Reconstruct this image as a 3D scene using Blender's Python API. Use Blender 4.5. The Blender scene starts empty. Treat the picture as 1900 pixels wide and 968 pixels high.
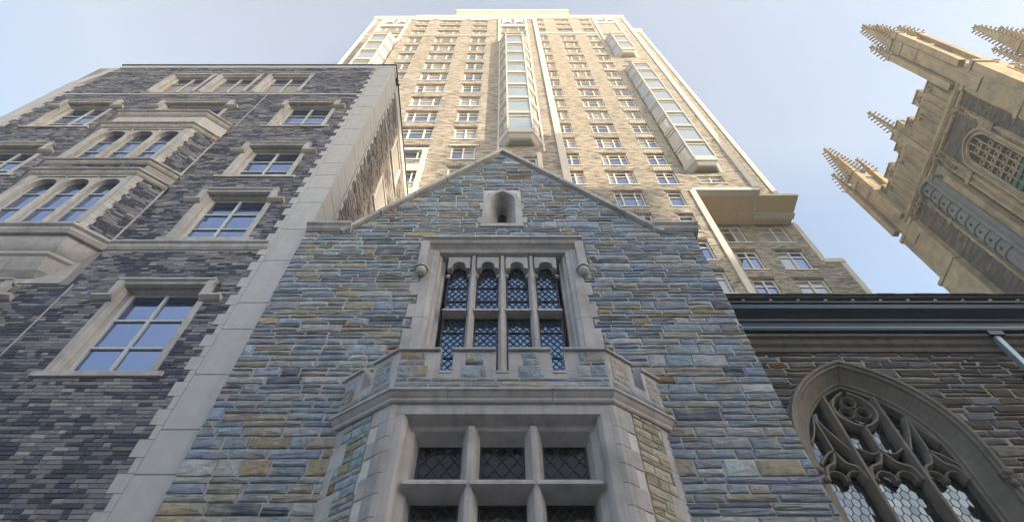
import bpy, math, random
from mathutils import Vector, noise
sc = bpy.context.scene
# ------------------------------------------------------------------ camera, sky, sun, exposure
F_PX, PITCH, CX, CY, EYE = 1165.0, math.radians(57.8), 932.0, 484.0, 1.6
cam = bpy.data.cameras.new('camera'); cam_o = bpy.data.objects.new('camera', cam)
sc.collection.objects.link(cam_o); sc.camera = cam_o
cam.sensor_width = 36.0; cam.lens = F_PX / 1900 * 36; cam.clip_start = .1; cam.clip_end = 3000
cam.shift_x = (950 - CX) / 1900
cam_o.location = (0, 0, EYE); cam_o.rotation_euler = (math.pi / 2 + PITCH, 0, 0)
SUN_X, SUN_Y, SUN_EL = 1.6, -1.0, math.radians(15)
SUN_DIR = Vector((SUN_X, SUN_Y, math.hypot(SUN_X, SUN_Y) * math.tan(SUN_EL))).normalized()
world = bpy.data.worlds.new('World'); sc.world = world; world.use_nodes = True
wn = world.node_tree; bg = wn.nodes['Background']
sky = wn.nodes.new('ShaderNodeTexSky'); sky.sky_type = 'NISHITA'; sky.sun_disc = False
sky.sun_elevation = SUN_EL; sky.sun_rotation = math.atan2(SUN_X, SUN_Y)
sky.air_density = 1.0; sky.dust_density = 1.6; sky.ozone_density = .5; sky.altitude = 10
wn.links.new(sky.outputs[0], bg.inputs[0]); bg.inputs[1].default_value = 0.15
sun = bpy.data.lights.new('sun', 'SUN'); sun.energy = 4.7; sun.angle = math.radians(.5); sun.color = (1, .82, .58)
sun_o = bpy.data.objects.new('sun', sun); sc.collection.objects.link(sun_o); sun_o.location = (40, -40, 80)
sun_o.rotation_euler = SUN_DIR.to_track_quat('Z', 'Y').to_euler()
sc.render.engine = 'CYCLES'
sc.view_settings.view_transform = 'Standard'; sc.view_settings.look = 'None'
sc.view_settings.exposure = 1.86; sc.view_settings.gamma = 1.0

R = random.Random(11)
C = sc.collection

# ------------------------------------------------------------------ helpers
def ray(u, v):
    x = (u - CX) / F_PX; y = (CY - v) / F_PX
    return x, math.cos(PITCH) - y * math.sin(PITCH), math.sin(PITCH) + y * math.cos(PITCH)
def atY(u, v, Y):
    x, y, z = ray(u, v); return x / y * Y, z / y * Y + EYE
def project(X, Y, Z):
    Z -= EYE; c, s = math.cos(PITCH), math.sin(PITCH)
    d = Y * c + Z * s; up = -Y * s + Z * c
    return CX + F_PX * X / d, CY - F_PX * up / d, d
def ident(x, y, z): return (x, y, z)

class MB:
    def __init__(s, T=ident): s.v = []; s.f = []; s.c = []; s.T = T
    def add(s, vs, fs, col=None):
        n = len(s.v); T = s.T
        s.v += [T(*p) for p in vs]
        for f in fs: s.f.append([i + n for i in f]); s.c.append(col)
        return s
    def box(s, x0, x1, y0, y1, z0, z1, col=None):
        return s.add([(x0,y0,z0),(x1,y0,z0),(x1,y1,z0),(x0,y1,z0),(x0,y0,z1),(x1,y0,z1),(x1,y1,z1),(x0,y1,z1)],
              [(0,3,2,1),(4,5,6,7),(0,1,5,4),(1,2,6,5),(2,3,7,6),(3,0,4,7)], col)
    def prism(s, poly, y0, y1, col=None):            # polygon in x,z pushed along y
        n = len(poly)
        vs = [(x, y0, z) for x, z in poly] + [(x, y1, z) for x, z in poly]
        fs = [list(range(n)), list(range(2*n-1, n-1, -1))] + [(i, i+n, (i+1) % n + n, (i+1) % n) for i in range(n)]
        return s.add(vs, fs, col)
    def slab(s, poly, z0, z1, col=None):             # polygon in x,y pushed along z
        n = len(poly)
        vs = [(x, y, z0) for x, y in poly] + [(x, y, z1) for x, y in poly]
        fs = [list(range(n-1, -1, -1)), list(range(n, 2*n))] + [(i, (i+1) % n, (i+1) % n + n, i+n) for i in range(n)]
        return s.add(vs, fs, col)
    def mould(s, prof, x0, x1, col=None):            # profile (y,z) pushed along x
        n = len(prof)
        vs = [(x0, y, z) for y, z in prof] + [(x1, y, z) for y, z in prof]
        fs = [list(range(n)), list(range(2*n-1, n-1, -1))] + [(i, i+n, (i+1) % n + n, (i+1) % n) for i in range(n)]
        return s.add(vs, fs, col)
    def sweep(s, prof, path, col=None):              # profile (out,z) mitred along a horizontal path (x,y); out is to the right of travel
        P = [Vector(p) for p in path]; N = len(P); n = len(prof); vs = []
        for i, p in enumerate(P):
            d0 = (P[i] - P[i-1]).normalized() if i else None
            d1 = (P[i+1] - P[i]).normalized() if i < N-1 else None
            a = Vector((d0.y, -d0.x)) if d0 else None; b = Vector((d1.y, -d1.x)) if d1 else None
            if a is None: m = b
            elif b is None: m = a
            else: m = (a + b) / (1 + a.dot(b))
            vs += [(p.x + m.x * o, p.y + m.y * o, z) for o, z in prof]
        fs = []
        for i in range(N-1):
            for j in range(n):
                k = (j+1) % n; fs.append((i*n+j, (i+1)*n+j, (i+1)*n+k, i*n+k))
        fs += [list(range(n-1, -1, -1)), list(range((N-1)*n, N*n))]
        return s.add(vs, fs, col)
    def tube(s, p, q, r0, r1=None, n=8, col=None):
        p = Vector(p); q = Vector(q); r1 = r0 if r1 is None else r1
        d = (q - p).normalized(); a = d.orthogonal().normalized(); b = d.cross(a); vs = []
        for c, r in ((p, r0), (q, r1)):
            for i in range(n):
                t = 2*math.pi*i/n; vs.append(tuple(c + a*math.cos(t)*r + b*math.sin(t)*r))
        return s.add(vs, [(i, (i+1) % n, (i+1) % n + n, i+n) for i in range(n)] + [list(range(n-1,-1,-1)), list(range(n,2*n))], col)
    def bar(s, path, w, y0, y1, ch=.35, col=None):   # tracery bar: path in x,z; chamfered towards y0
        P = [Vector(p) for p in path]; N = len(P); vs = []
        for i, p in enumerate(P):
            d = (P[min(i+1, N-1)] - P[max(i-1, 0)]).normalized(); nn = Vector((-d.y, d.x))
            for o, y in ((-.5, y1), (-.5, y0 + (y1-y0)*.55), (-.5*ch, y0), (.5*ch, y0), (.5, y0 + (y1-y0)*.55), (.5, y1)):
                vs.append((p.x + nn.x*o*w, y, p.y + nn.y*o*w))
        fs = []
        for i in range(N-1):
            for j in range(6):
                k = (j+1) % 6; fs.append((i*6+j, i*6+k, (i+1)*6+k, (i+1)*6+j))
        fs += [list(range(6)), list(range((N-1)*6+5, (N-1)*6-1, -1))]
        return s.add(vs, fs, col)
    def ball(s, c, r, nu=10, nv=6, sx=1, sy=1, sz=1, col=None):
        vs = []; fs = []
        for j in range(nv+1):
            t = math.pi*j/nv
            for i in range(nu):
                a = 2*math.pi*i/nu
                vs.append((c[0]+r*sx*math.sin(t)*math.cos(a), c[1]+r*sy*math.sin(t)*math.sin(a), c[2]+r*sz*math.cos(t)))
        for j in range(nv):
            for i in range(nu): fs.append((j*nu+i, (j+1)*nu+i, (j+1)*nu+(i+1) % nu, j*nu+(i+1) % nu))
        return s.add(vs, fs, col)
    def arch_plate(s, x0, x1, zf, ztop, y0, y1, n=24, col=None):  # wall above an arch z=zf(x), with its soffit
        vs = []; fs = []
        for i in range(n+1):
            x = x0 + (x1-x0)*i/n; z = min(zf(x), ztop-.002)
            vs += [(x, y0, z), (x, y0, ztop), (x, y1, z), (x, y1, ztop)]
        for i in range(n):
            a = 4*i; b = a+4
            fs += [(a, b, b+1, a+1), (a, a+2, b+2, b), (a+2, a+3, b+3, b+2), (a+1, b+1, b+3, a+3)]
        return s.add(vs, fs, col)
    def mesh(s, name):
        me = bpy.data.meshes.new(name); me.from_pydata(s.v, [], s.f)
        if any(c is not None for c in s.c):
            at = me.attributes.new('Col', 'FLOAT_COLOR', 'FACE')
            flat = []
            for c in s.c: flat += (list(c) if c else [.3,.3,.3]) + [1.0]
            at.data.foreach_set('color', flat)
        return me
    def build(s, name, mat, parent=None, bevel=0, smooth=False, kind=None):
        me = s.mesh(name); me.materials.append(M[mat])
        if smooth: me.polygons.foreach_set('use_smooth', [True]*len(me.polygons))
        o = bpy.data.objects.new(name, me); C.objects.link(o)
        if parent: o.parent = parent
        if bevel:
            b = o.modifiers.new('bevel', 'BEVEL'); b.width = bevel; b.segments = 2; b.limit_method = 'ANGLE'; b.angle_limit = .6
        if kind: o['kind'] = kind
        return o
def thing(name, label, cat, loc=(0,0,0), group=None):
    o = bpy.data.objects.new(name, None); C.objects.link(o); o.location = (0,0,0); o['label'] = label; o['category'] = cat
    o.empty_display_size = .5
    if group: o['group'] = group
    return o

def subtract(rects, holes, eps=1e-4):
    out = list(rects)
    for hx0, hx1, hz0, hz1 in holes:
        nxt = []
        for x0, x1, z0, z1 in out:
            if hx0 >= x1-eps or hx1 <= x0+eps or hz0 >= z1-eps or hz1 <= z0+eps: nxt.append((x0,x1,z0,z1)); continue
            if hx0 > x0+eps: nxt.append((x0, hx0, z0, z1))
            if hx1 < x1-eps: nxt.append((hx1, x1, z0, z1))
            a, b = max(x0, hx0), min(x1, hx1)
            if hz0 > z0+eps: nxt.append((a, b, z0, hz0))
            if hz1 < z1-eps: nxt.append((a, b, hz1, z1))
        out = nxt
    return out
def clip(poly, nx, nz, d):                            # keep nx*x+nz*z<=d
    out = []
    for i, p in enumerate(poly):
        q = poly[(i+1) % len(poly)]; a = nx*p[0]+nz*p[1]-d; b = nx*q[0]+nz*q[1]-d
        if a <= 0: out.append(p)
        if a*b < 0: t = a/(a-b); out.append((p[0]+(q[0]-p[0])*t, p[1]+(q[1]-p[1])*t))
    return out
def area(p): return abs(sum(p[i][0]*p[(i+1) % len(p)][1]-p[(i+1) % len(p)][0]*p[i][1] for i in range(len(p))))/2
def ashlar(x0, x1, z0, z1, hs, lmin, lmax, split=.35, rg=R):
    out = []; z = z0
    while z < z1-.02:
        h = min(rg.choice(hs)*rg.uniform(.9, 1.1), z1-z)
        if z1-z-h < .06: h = z1-z
        x = x0 - rg.uniform(0, lmin)
        while x < x1:
            l = rg.uniform(lmin, lmax)*(1.0 if h > .13 else 1.2)
            if h > .17 and rg.random() < split:
                k = rg.uniform(.38, .62); l *= 1.3; m = rg.uniform(.35, .65) if l > .7 else 2
                for za, zb in ((z, z+h*k), (z+h*k, z+h)):
                    if m < 1 and rg.random() < .6: out += [(x, x+l*m, za, zb), (x+l*m, x+l, za, zb)]; m = 1-m+.07
                    else: out.append((x, x+l, za, zb))
            else: out.append((x, x+l, z, z+h))
            x += l
        z += h
    return [(max(a, x0), min(b, x1), c, d) for a, b, c, d in out if min(b, x1)-max(a, x0) > .05]
def stone(mb, poly, joint, proud, col, rg=R, wob=.012, rough=1.0):
    xs = [p[0] for p in poly]; zs = [p[1] for p in poly]; w = max(xs)-min(xs); h = max(zs)-min(zs)
    if w < .05 or h < .035 or area(poly) < .002: return False
    cx, cz = sum(xs)/len(xs), sum(zs)/len(zs)
    cx, cz = (max(xs)+min(xs))/2, (max(zs)+min(zs))/2
    pts = []
    for i, p in enumerate(poly):
        q = poly[(i+1) % len(poly)]; L = math.hypot(q[0]-p[0], q[1]-p[1]); n = 1 if L < .22 else (2 if L < .45 else (3 if L < .8 else 4))
        pts += [(p[0]+(q[0]-p[0])*t/n, p[1]+(q[1]-p[1])*t/n) for t in range(n)]
    def ring(ins, y, jit, jy):
        fx = max(.1, 1-2*ins/w); fz = max(.1, 1-2*ins/h)
        return [(cx+(x-cx)*fx+rg.uniform(-jit, jit), y+rg.uniform(-jy, jy), cz+(z-cz)*fz+rg.uniform(-jit, jit)) for x, z in pts]
    n = len(pts); jj = min(wob, h*.09)
    r0 = ring(joint*.5, 0.02, 0, 0); r1 = [(x+rg.uniform(-jj, jj), -proud*.45, z+rg.uniform(-jj, jj)) for x, y, z in ring(joint*.5+jj*.5, 0, 0, 0)]
    r2 = ring(joint*.5+min(.035, h*.2), -proud*1.0, jj, proud*.4*rough)
    r3 = ring(min(w, h)*.36, -proud*1.15, jj*1.5, proud*.45*rough)
    vs = r0+r1+r2+r3+[(cx+rg.uniform(-.2,.2)*w*.3, -proud*rg.uniform(.8, 1.5), cz)]
    fs = []
    for k in range(3):
        for i in range(n):
            j = (i+1) % n; fs.append((k*n+i, k*n+j, (k+1)*n+j, (k+1)*n+i))
    fs += [(3*n+i, 3*n+(i+1) % n, 4*n) for i in range(n)]
    mb.add(vs, fs, col); return True
def pick(palette, rg=R, var=.14):
    t = rg.random()*sum(p[0] for p in palette); a = 0
    for wgt, c in palette:
        a += wgt
        if t <= a: break
    k = rg.uniform(1-var, 1+var); return tuple(max(.005, x*k*rg.uniform(.96, 1.04)) for x in c)
def lay_stones(polys, T, Yw, parent, mat, palette, joint, proud, limit=300, colf=None, name='stone', rg=R, wob=.012):
    """the stones showing largest become parts, the rest one joined part"""
    def score(p):
        cx = sum(q[0] for q in p)/len(p); cz = sum(q[1] for q in p)/len(p); X, Y, Z = T(cx, 0, cz); u, v, d = project(X, Y, Z)
        return area(p)/(d*d) if -30 < u < 1930 and -30 < v < 985 and d > 0 else 0
    polys = sorted(polys, key=score, reverse=True); rest = MB(T); n = 0
    for i, p in enumerate(polys):
        col = colf(p) if colf else pick(palette, rg)
        if i < limit and score(p) > 0:
            mb = MB(T)
            if stone(mb, p, joint, proud, col, rg, wob): mb.build(name, mat, parent); n += 1
        else: stone(rest, p, joint, proud, col, rg, wob)
    if rest.v: rest.build(name+'_field', mat, parent, kind='stuff')

# ------------------------------------------------------------------ materials
M = {}
def mat(name, base=(.5,.5,.5), rough=.8, attr=False, spec=.3, noise_amt=.15, noise_scale=3.0, bump=.2, bump_scale=40.0, metallic=0, tint=None, tint_scale=.8, ior=None, streak=0, bdist=.01):
    m = bpy.data.materials.new(name); m.use_nodes = True; nt = m.node_tree; b = nt.nodes['Principled BSDF']; L = nt.links.new
    b.inputs['Roughness'].default_value = rough; b.inputs['Specular IOR Level'].default_value = spec; b.inputs['Metallic'].default_value = metallic
    if ior: b.inputs['IOR'].default_value = ior
    tc = nt.nodes.new('ShaderNodeTexCoord')
    if attr:
        a = nt.nodes.new('ShaderNodeAttribute'); a.attribute_name = 'Col'; col = a.outputs['Color']
    else:
        c = nt.nodes.new('ShaderNodeRGB'); c.outputs[0].default_value = (*base, 1); col = c.outputs[0]
    geo = nt.nodes.new('ShaderNodeNewGeometry'); pos = geo.outputs['Position']
    if tint:
        n = nt.nodes.new('ShaderNodeTexNoise'); n.inputs['Scale'].default_value = tint_scale; n.inputs['Detail'].default_value = 5; L(pos, n.inputs['Vector'])
        r = nt.nodes.new('ShaderNodeMapRange'); r.inputs[1].default_value = .48; r.inputs[2].default_value = .72; L(n.outputs[0], r.inputs[0])
        mx = nt.nodes.new('ShaderNodeMix'); mx.data_type = 'RGBA'; L(r.outputs[0], mx.inputs[0]); L(col, mx.inputs[6]); mx.inputs[7].default_value = (*tint, 1); col = mx.outputs[2]
    if streak:
        mp = nt.nodes.new('ShaderNodeMapping'); mp.inputs['Scale'].default_value = (9, 9, .7); L(pos, mp.inputs[0])
        n = nt.nodes.new('ShaderNodeTexNoise'); n.inputs['Scale'].default_value = 1; n.inputs['Detail'].default_value = 4; L(mp.outputs[0], n.inputs['Vector'])
        r = nt.nodes.new('ShaderNodeMapRange'); r.inputs[1].default_value = .5; r.inputs[2].default_value = .8; r.inputs[3].default_value = 1; r.inputs[4].default_value = 1-streak; L(n.outputs[0], r.inputs[0])
        mx = nt.nodes.new('ShaderNodeMix'); mx.data_type = 'RGBA'; mx.blend_type = 'MULTIPLY'; mx.inputs[0].default_value = 1; L(col, mx.inputs[6]); L(r.outputs[0], mx.inputs[7]); col = mx.outputs[2]
    if noise_amt:
        n = nt.nodes.new('ShaderNodeTexNoise'); n.inputs['Scale'].default_value = noise_scale; n.inputs['Detail'].default_value = 8; n.inputs['Roughness'].default_value = .65; L(pos, n.inputs['Vector'])
        r = nt.nodes.new('ShaderNodeMapRange'); r.inputs[1].default_value = .25; r.inputs[2].default_value = .75; r.inputs[3].default_value = 1-noise_amt; r.inputs[4].default_value = 1+noise_amt; L(n.outputs[0], r.inputs[0])
        mx = nt.nodes.new('ShaderNodeMix'); mx.data_type = 'RGBA'; mx.blend_type = 'MULTIPLY'; mx.inputs[0].default_value = 1; L(col, mx.inputs[6]); L(r.outputs[0], mx.inputs[7]); col = mx.outputs[2]
    L(col, b.inputs['Base Color'])
    if bump:
        n = nt.nodes.new('ShaderNodeTexNoise'); n.inputs['Scale'].default_value = bump_scale; n.inputs['Detail'].default_value = 6; L(pos, n.inputs['Vector'])
        bp = nt.nodes.new('ShaderNodeBump'); bp.inputs['Strength'].default_value = bump; bp.inputs['Distance'].default_value = bdist; L(n.outputs[0], bp.inputs['Height']); L(bp.outputs[0], b.inputs['Normal'])
    M[name] = m; return m
def wall_brick(name, c1, c2, mortar, bw, bh, dark, scale=1.0):
    m = bpy.data.materials.new(name); m.use_nodes = True; nt = m.node_tree; b = nt.nodes['Principled BSDF']; L = nt.links.new
    geo = nt.nodes.new('ShaderNodeNewGeometry'); sp = nt.nodes.new('ShaderNodeSeparateXYZ'); L(geo.outputs['Position'], sp.inputs[0])
    ad = nt.nodes.new('ShaderNodeMath'); L(sp.outputs[0], ad.inputs[0]); L(sp.outputs[1], ad.inputs[1])
    cb = nt.nodes.new('ShaderNodeCombineXYZ'); L(ad.outputs[0], cb.inputs[0]); L(sp.outputs[2], cb.inputs[1])
    br = nt.nodes.new('ShaderNodeTexBrick'); L(cb.outputs[0], br.inputs['Vector'])
    br.inputs['Scale'].default_value = 1; br.inputs['Brick Width'].default_value = bw; br.inputs['Row Height'].default_value = bh
    br.inputs['Mortar Size'].default_value = .006; br.inputs['Color1'].default_value = (0,0,0,1); br.inputs['Color2'].default_value = (1,1,1,1); br.inputs['Mortar'].default_value = (.5,.5,.5,1)
    mp = nt.nodes.new('ShaderNodeMapping'); mp.inputs['Scale'].default_value = (2.6, 8.0, 1); L(cb.outputs[0], mp.inputs[0])
    n = nt.nodes.new('ShaderNodeTexNoise'); n.inputs['Scale'].default_value = 1; n.inputs['Detail'].default_value = 3; L(mp.outputs[0], n.inputs['Vector'])
    mx0 = nt.nodes.new('ShaderNodeMix'); mx0.data_type = 'RGBA'; mx0.inputs[0].default_value = .45; L(br.outputs['Color'], mx0.inputs[6]); L(n.outputs[0], mx0.inputs[7])
    cr = nt.nodes.new('ShaderNodeValToRGB'); e = cr.color_ramp.elements
    e[0].position = .16; e[0].color = (*dark, 1); e[1].position = .70; e[1].color = (*c2, 1); k = cr.color_ramp.elements.new(.40); k.color = (*c1, 1)
    L(mx0.outputs[2], cr.inputs[0])
    mx = nt.nodes.new('ShaderNodeMix'); mx.data_type = 'RGBA'; L(br.outputs['Fac'], mx.inputs[0]); L(cr.outputs[0], mx.inputs[6]); mx.inputs[7].default_value = (*mortar, 1)
    L(mx.outputs[2], b.inputs['Base Color']); b.inputs['Roughness'].default_value = .85; b.inputs['Specular IOR Level'].default_value = .2
    bp = nt.nodes.new('ShaderNodeBump'); bp.inputs['Strength'].default_value = .5; bp.inputs['Distance'].default_value = .03; L(n.outputs[0], bp.inputs['Height']); L(bp.outputs[0], b.inputs['Normal'])
    M[name] = m
mat('gable_stone', attr=True, rough=.9, noise_amt=.34, noise_scale=9, bump=.8, bump_scale=24, tint=(.30,.295,.275), tint_scale=2.9, bdist=.018)
mat('aisle_stone', attr=True, rough=.8, noise_amt=.35, noise_scale=8, bump=.8, bump_scale=20, bdist=.02)
mat('mortar_pale', (.55,.55,.54), noise_amt=.2, noise_scale=6, bump=.5, bump_scale=60)
mat('mortar_tan', (.33,.30,.26), noise_amt=.25, noise_scale=6, bump=.5, bump_scale=60)
mat('limestone', (.43,.42,.425), noise_amt=.20, noise_scale=3.5, bump=.28, bump_scale=60, tint=(.32,.312,.315), tint_scale=1.6, streak=.30)
mat('limestone_new', (.435,.44,.455), noise_amt=.09, noise_scale=4, bump=.15, bump_scale=70, streak=.12)
mat('limestone_old', (.20,.185,.165), noise_amt=.28, noise_scale=4, bump=.4, bump_scale=45, streak=.35)
mat('cornice_old', (.12,.112,.102), noise_amt=.3, noise_scale=3, bump=.4, bump_scale=40, streak=.4)
mat('joint', (.22,.19,.17), noise_amt=.1, bump=0)
mat('brick', attr=True, rough=.55, spec=.45, noise_amt=.3, noise_scale=25, bump=.4, bump_scale=60)
mat('brick_mortar', (.26,.25,.25), noise_amt=.2, noise_scale=10, bump=.3)
mat('window_frame', (.50,.53,.52), rough=.45, noise_amt=.05, bump=0, spec=.4)
mat('glass', (.20,.27,.45), rough=.04, noise_amt=.10, noise_scale=.4, bump=.04, bump_scale=1.3, metallic=.92, bdist=.05)
mat('glass_curtain', (.38,.40,.44), rough=.12, noise_amt=.1, noise_scale=.6, bump=0, metallic=.5)
mat('glass_leaded', (.14,.225,.36), rough=.06, noise_amt=.25, noise_scale=2, bump=.05, bump_scale=9, metallic=.9)
mat('glass_dark', (.012,.011,.010), rough=.06, noise_amt=.4, noise_scale=3, bump=.05, bump_scale=9, spec=.5, ior=1.35)
mat('glass_aisle', (.125,.15,.17), rough=.05, noise_amt=.45, noise_scale=1.3, bump=.1, bump_scale=7, metallic=.9)
mat('glass_blind', (.30,.25,.22), rough=.1, noise_amt=.2, noise_scale=1, bump=0, metallic=.35)
mat('bay_glass', (.42,.48,.52), rough=.06, noise_amt=.08, noise_scale=.5, bump=.02, bump_scale=1, metallic=.6)
mat('lead', (.018,.024,.032), rough=.5, noise_amt=.1, bump=0, spec=.4)
mat('gutter_metal', (.022,.036,.056), rough=.30, noise_amt=.25, noise_scale=2, bump=.08, bump_scale=2.5, spec=.5, metallic=.5, streak=.25)
mat('downpipe_metal', (.28,.38,.44), rough=.4, noise_amt=.12, noise_scale=5, bump=.05, metallic=.4)
mat('slate', (.09,.085,.085), rough=.6, noise_amt=.25, noise_scale=6, bump=.3)
mat('parapet_metal', (.10,.095,.09), rough=.5, noise_amt=.1, bump=0)
mat('tower_trim', (.58,.54,.48), noise_amt=.06, noise_scale=2, bump=.1, bump_scale=20, streak=.06)
mat('tower_frame', (.62,.60,.56), rough=.5, noise_amt=.04, bump=0)
mat('tower_glass', (.20,.26,.40), rough=.05, noise_amt=.15, noise_scale=.5, bump=.02, bump_scale=1, metallic=.9)
mat('bay_panel', (.44,.44,.42), rough=.45, noise_amt=.05, noise_scale=1, bump=0)
mat('soffit', (.56,.46,.27), rough=.6, noise_amt=.05, bump=0)
mat('lintel_brick', (.13,.105,.085), noise_amt=.3, noise_scale=5, bump=.3)
wall_brick('tower_brick', (.205,.183,.163), (.36,.33,.28), (.27,.25,.215), .40, .12, (.04,.037,.043))
wall_brick('return_brick', (.17,.15,.14), (.30,.27,.25), (.2,.19,.18), .3, .075, (.07,.06,.07))
mat('church_stone', (.41,.33,.22), noise_amt=.32, noise_scale=1.6, bump=.5, bump_scale=10, tint=(.25,.205,.15), tint_scale=.7, streak=.35)
mat('church_lead', (.19,.19,.195), rough=.6, noise_amt=.2, noise_scale=1.5, bump=.1, bump_scale=8)
mat('church_brick', attr=True, rough=.9, noise_amt=.3, noise_scale=6, bump=.4)
mat('church_joint', (.36,.32,.25), noise_amt=.15, bump=.2)
mat('dark_opening', (.02,.018,.016), rough=.7, noise_amt=0, bump=0)
mat('patina', (.06,.15,.13), rough=.7, noise_amt=.3, noise_scale=5, bump=.3)
mat('asphalt', (.05,.05,.052), rough=.9, noise_amt=.3, noise_scale=3, bump=.5)
mat('concrete', (.32,.31,.29), rough=.9, noise_amt=.15, noise_scale=2, bump=.3)
wall_brick('neighbour_brick', (.28,.17,.12), (.36,.25,.18), (.4,.37,.33), .24, .085, (.2,.11,.08))

def plane_T(ax, ay, bx, by):                          # local facade frame: x along a->b, y into the wall
    d = Vector((bx-ax, by-ay)).normalized(); o = Vector((d.y, -d.x))
    return lambda x, y, z: (ax + d.x*x - o.x*y, ay + d.y*x - o.y*y, z)
def rect_poly(r): x0, x1, z0, z1 = r; return [(x0,z0),(x1,z0),(x1,z1),(x0,z1)]
def pointed(hw, z0, zs, rise, n=8, cx=0):             # outline of a pointed arch opening, from bottom left round to bottom right
    pts = [(cx-hw, z0)]; Rr = (hw*hw + rise*rise)/(2*hw)
    for i in range(n+1):
        a = math.asin(min(1, rise/Rr))*i/n; pts.append((cx-hw+Rr-Rr*math.cos(a), zs+Rr*math.sin(a)))
    pts += [(2*cx-x, z) for x, z in reversed(pts[:-1])]; return pts
def pointed_f(hw, zs, rise, cx=0):
    Rr = (hw*hw + rise*rise)/(2*hw)
    def f(x):
        t = Rr - (hw-abs(x-cx)); return zs + math.sqrt(max(0, Rr*Rr - t*t))
    return f
def lattice(x0, x1, z0, z1, y, dx, dz, w, parent, gmat, bars=(), name='leaded_lattice', T=ident, tilt=.004, top=None):
    mb = MB(T); g = MB(T)
    def seg(p, q, ww):
        d = Vector((q[0]-p[0], q[1]-p[1])); L = d.length
        if L < .015: return
        d /= L; nx, nz = -d.y*ww/2, d.x*ww/2
        mb.prism([(p[0]-nx, p[1]-nz), (q[0]-nx, q[1]-nz), (q[0]+nx, q[1]+nz), (p[0]+nx, p[1]+nz)], y-.014, y+.012)
    n = int((x1-x0)/dx + (z1-z0)/dz) + 3; s = dz/dx
    for sg in (1, -1):
        for k in range(-n, 2*n):
            c = z0 + k*dz                               # line z = c + sg*s*(x-x0)
            xa, xb = x0, x1
            lo, hi = (z0-c)/(sg*s)+x0, (z1-c)/(sg*s)+x0
            if lo > hi: lo, hi = hi, lo
            xa, xb = max(xa, lo), min(xb, hi)
            if xb-xa > .01: seg((xa, c+sg*s*(xa-x0)), (xb, c+sg*s*(xb-x0)), w)
    for z in bars: mb.box(x0, x1, y-.022, y-.006, z-.012, z+.012)
    e = .028                                            # casement frame
    mb.box(x0, x0+e, y-.03, y+.02, z0, z1); mb.box(x1-e, x1, y-.03, y+.02, z0, z1); mb.box(x0, x1, y-.029, y+.019, z1-e, z1+.0); mb.box(x0, x1, y-.029, y+.019, z0, z0+e)
    mb.build(name, 'lead', parent)
    i0 = int((z1-z0)/dz)+3; j0 = int((x1-x0)/dx)+3
    for i in range(-2, 2*i0):
        for j in range(-2, 2*j0):
            if (i+j) % 2: continue
            cx = x0 + j*dx/2; cz = z0 + i*dz/2
            p = [(cx-dx/2, cz), (cx, cz-dz/2), (cx+dx/2, cz), (cx, cz+dz/2)]
            for a in ((-1,0,-x0), (1,0,x1), (0,-1,-z0), (0,1,z1)):
                p = clip(p, *a)
                if len(p) < 3: break
            if len(p) < 3 or area(p) < 1e-5: continue
            ta, tb = R.uniform(-tilt, tilt)/dx*2, R.uniform(-tilt, tilt)/dz*2
            g.add([(x, y+(x-cx)*ta+(z-cz)*tb, z) for x, z in p], [list(range(len(p)))])
    g.build('leaded_panes', gmat, parent, kind='stuff')

# ------------------------------------------------------------------ ground
MB().box(-400, 400, -400, 400, -.5, -.16).build('ground', 'asphalt')['kind'] = 'structure'
MB().box(-60, 60, -14, -4, -.156, -.15).build('road', 'asphalt')['kind'] = 'structure'
MB().box(-60, 60, -4, 30, -.15, 0).build('pavement', 'concrete', bevel=.02)['kind'] = 'structure'

# ------------------------------------------------------------------ gable wing
GY = 6.5
gw = thing('gable_wing', 'blue grey rubble stone gable wing with traceried window and battlemented oriel', 'building')
EAVE, APEX, HW = 13.07, 17.28, 4.0
SL = (APEX-EAVE)/3.2                                   # slope of the coping
def gable_clip(p):
    for sx in (1, -1): p = clip(p, sx*SL, 1, APEX) if p else p
    return p
teeth = [(8.95, 9.8, .17), (9.8, 10.1, .05), (10.1, 10.48, .15), (10.48, 10.74, .04), (10.74, 11.15, .17), (11.15, 11.45, .05)]
teeth_rects = []
for s in (-1, 1):
    for z0, z1, e in teeth:
        a, b = 1.44, 1.47+e+R.uniform(-.02, .03); teeth_rects.append((a, b, z0, z1) if s > 0 else (-b, -a, z0, z1))
niche_teeth = [(-.47,-.3,13.27,13.42),(-.52,-.3,13.42,13.68),(-.44,-.3,13.68,14.02),(-.49,-.3,14.02,14.32),(.3,.46,13.27,13.42),(.3,.53,13.42,13.68),(.3,.44,13.68,14.02),(.3,.48,14.02,14.32)]
niche_core = (-.42, .42, 13.25, 15.06)
HL = 4.125
holes = [(-1.46, 1.46, 7.0, 12.5), (-.34, .34, 13.3, 14.9), (-1.38, 1.38, 3.0, 7.6)]
core = MB()
for r in subtract([(-HL+.02, HW-.02, 0, EAVE)], holes): core.box(r[0], r[1], GY+.015, GY+.6, r[2], r[3])
for r in subtract([(-HW+.02, HW-.02, EAVE, APEX)], holes):
    p = gable_clip(rect_poly(r))
    if len(p) > 2: core.prism(p, GY+.015, GY+.6)
core.box(-HW+.02, -HW+.5, GY+.6, 14.5, 0, EAVE-.1); core.box(HW-.5, HW-.02, GY+.6, 14.5, 0, EAVE-.1); core.box(-HW+.5, HW-.5, GY+2.0, GY+2.1, 0, 12.9)
core.build('wall', 'mortar_pale', gw)
st_holes = [(-1.48, 1.48, 7.0, 12.6), (-1.64, 1.64, 11.35, 12.68)] + teeth_rects + [niche_core] + niche_teeth + [(-2.1, 2.1, 0, 7.6)]
hs = [.11, .13, .16, .19, .22, .26]
polys = []
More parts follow.
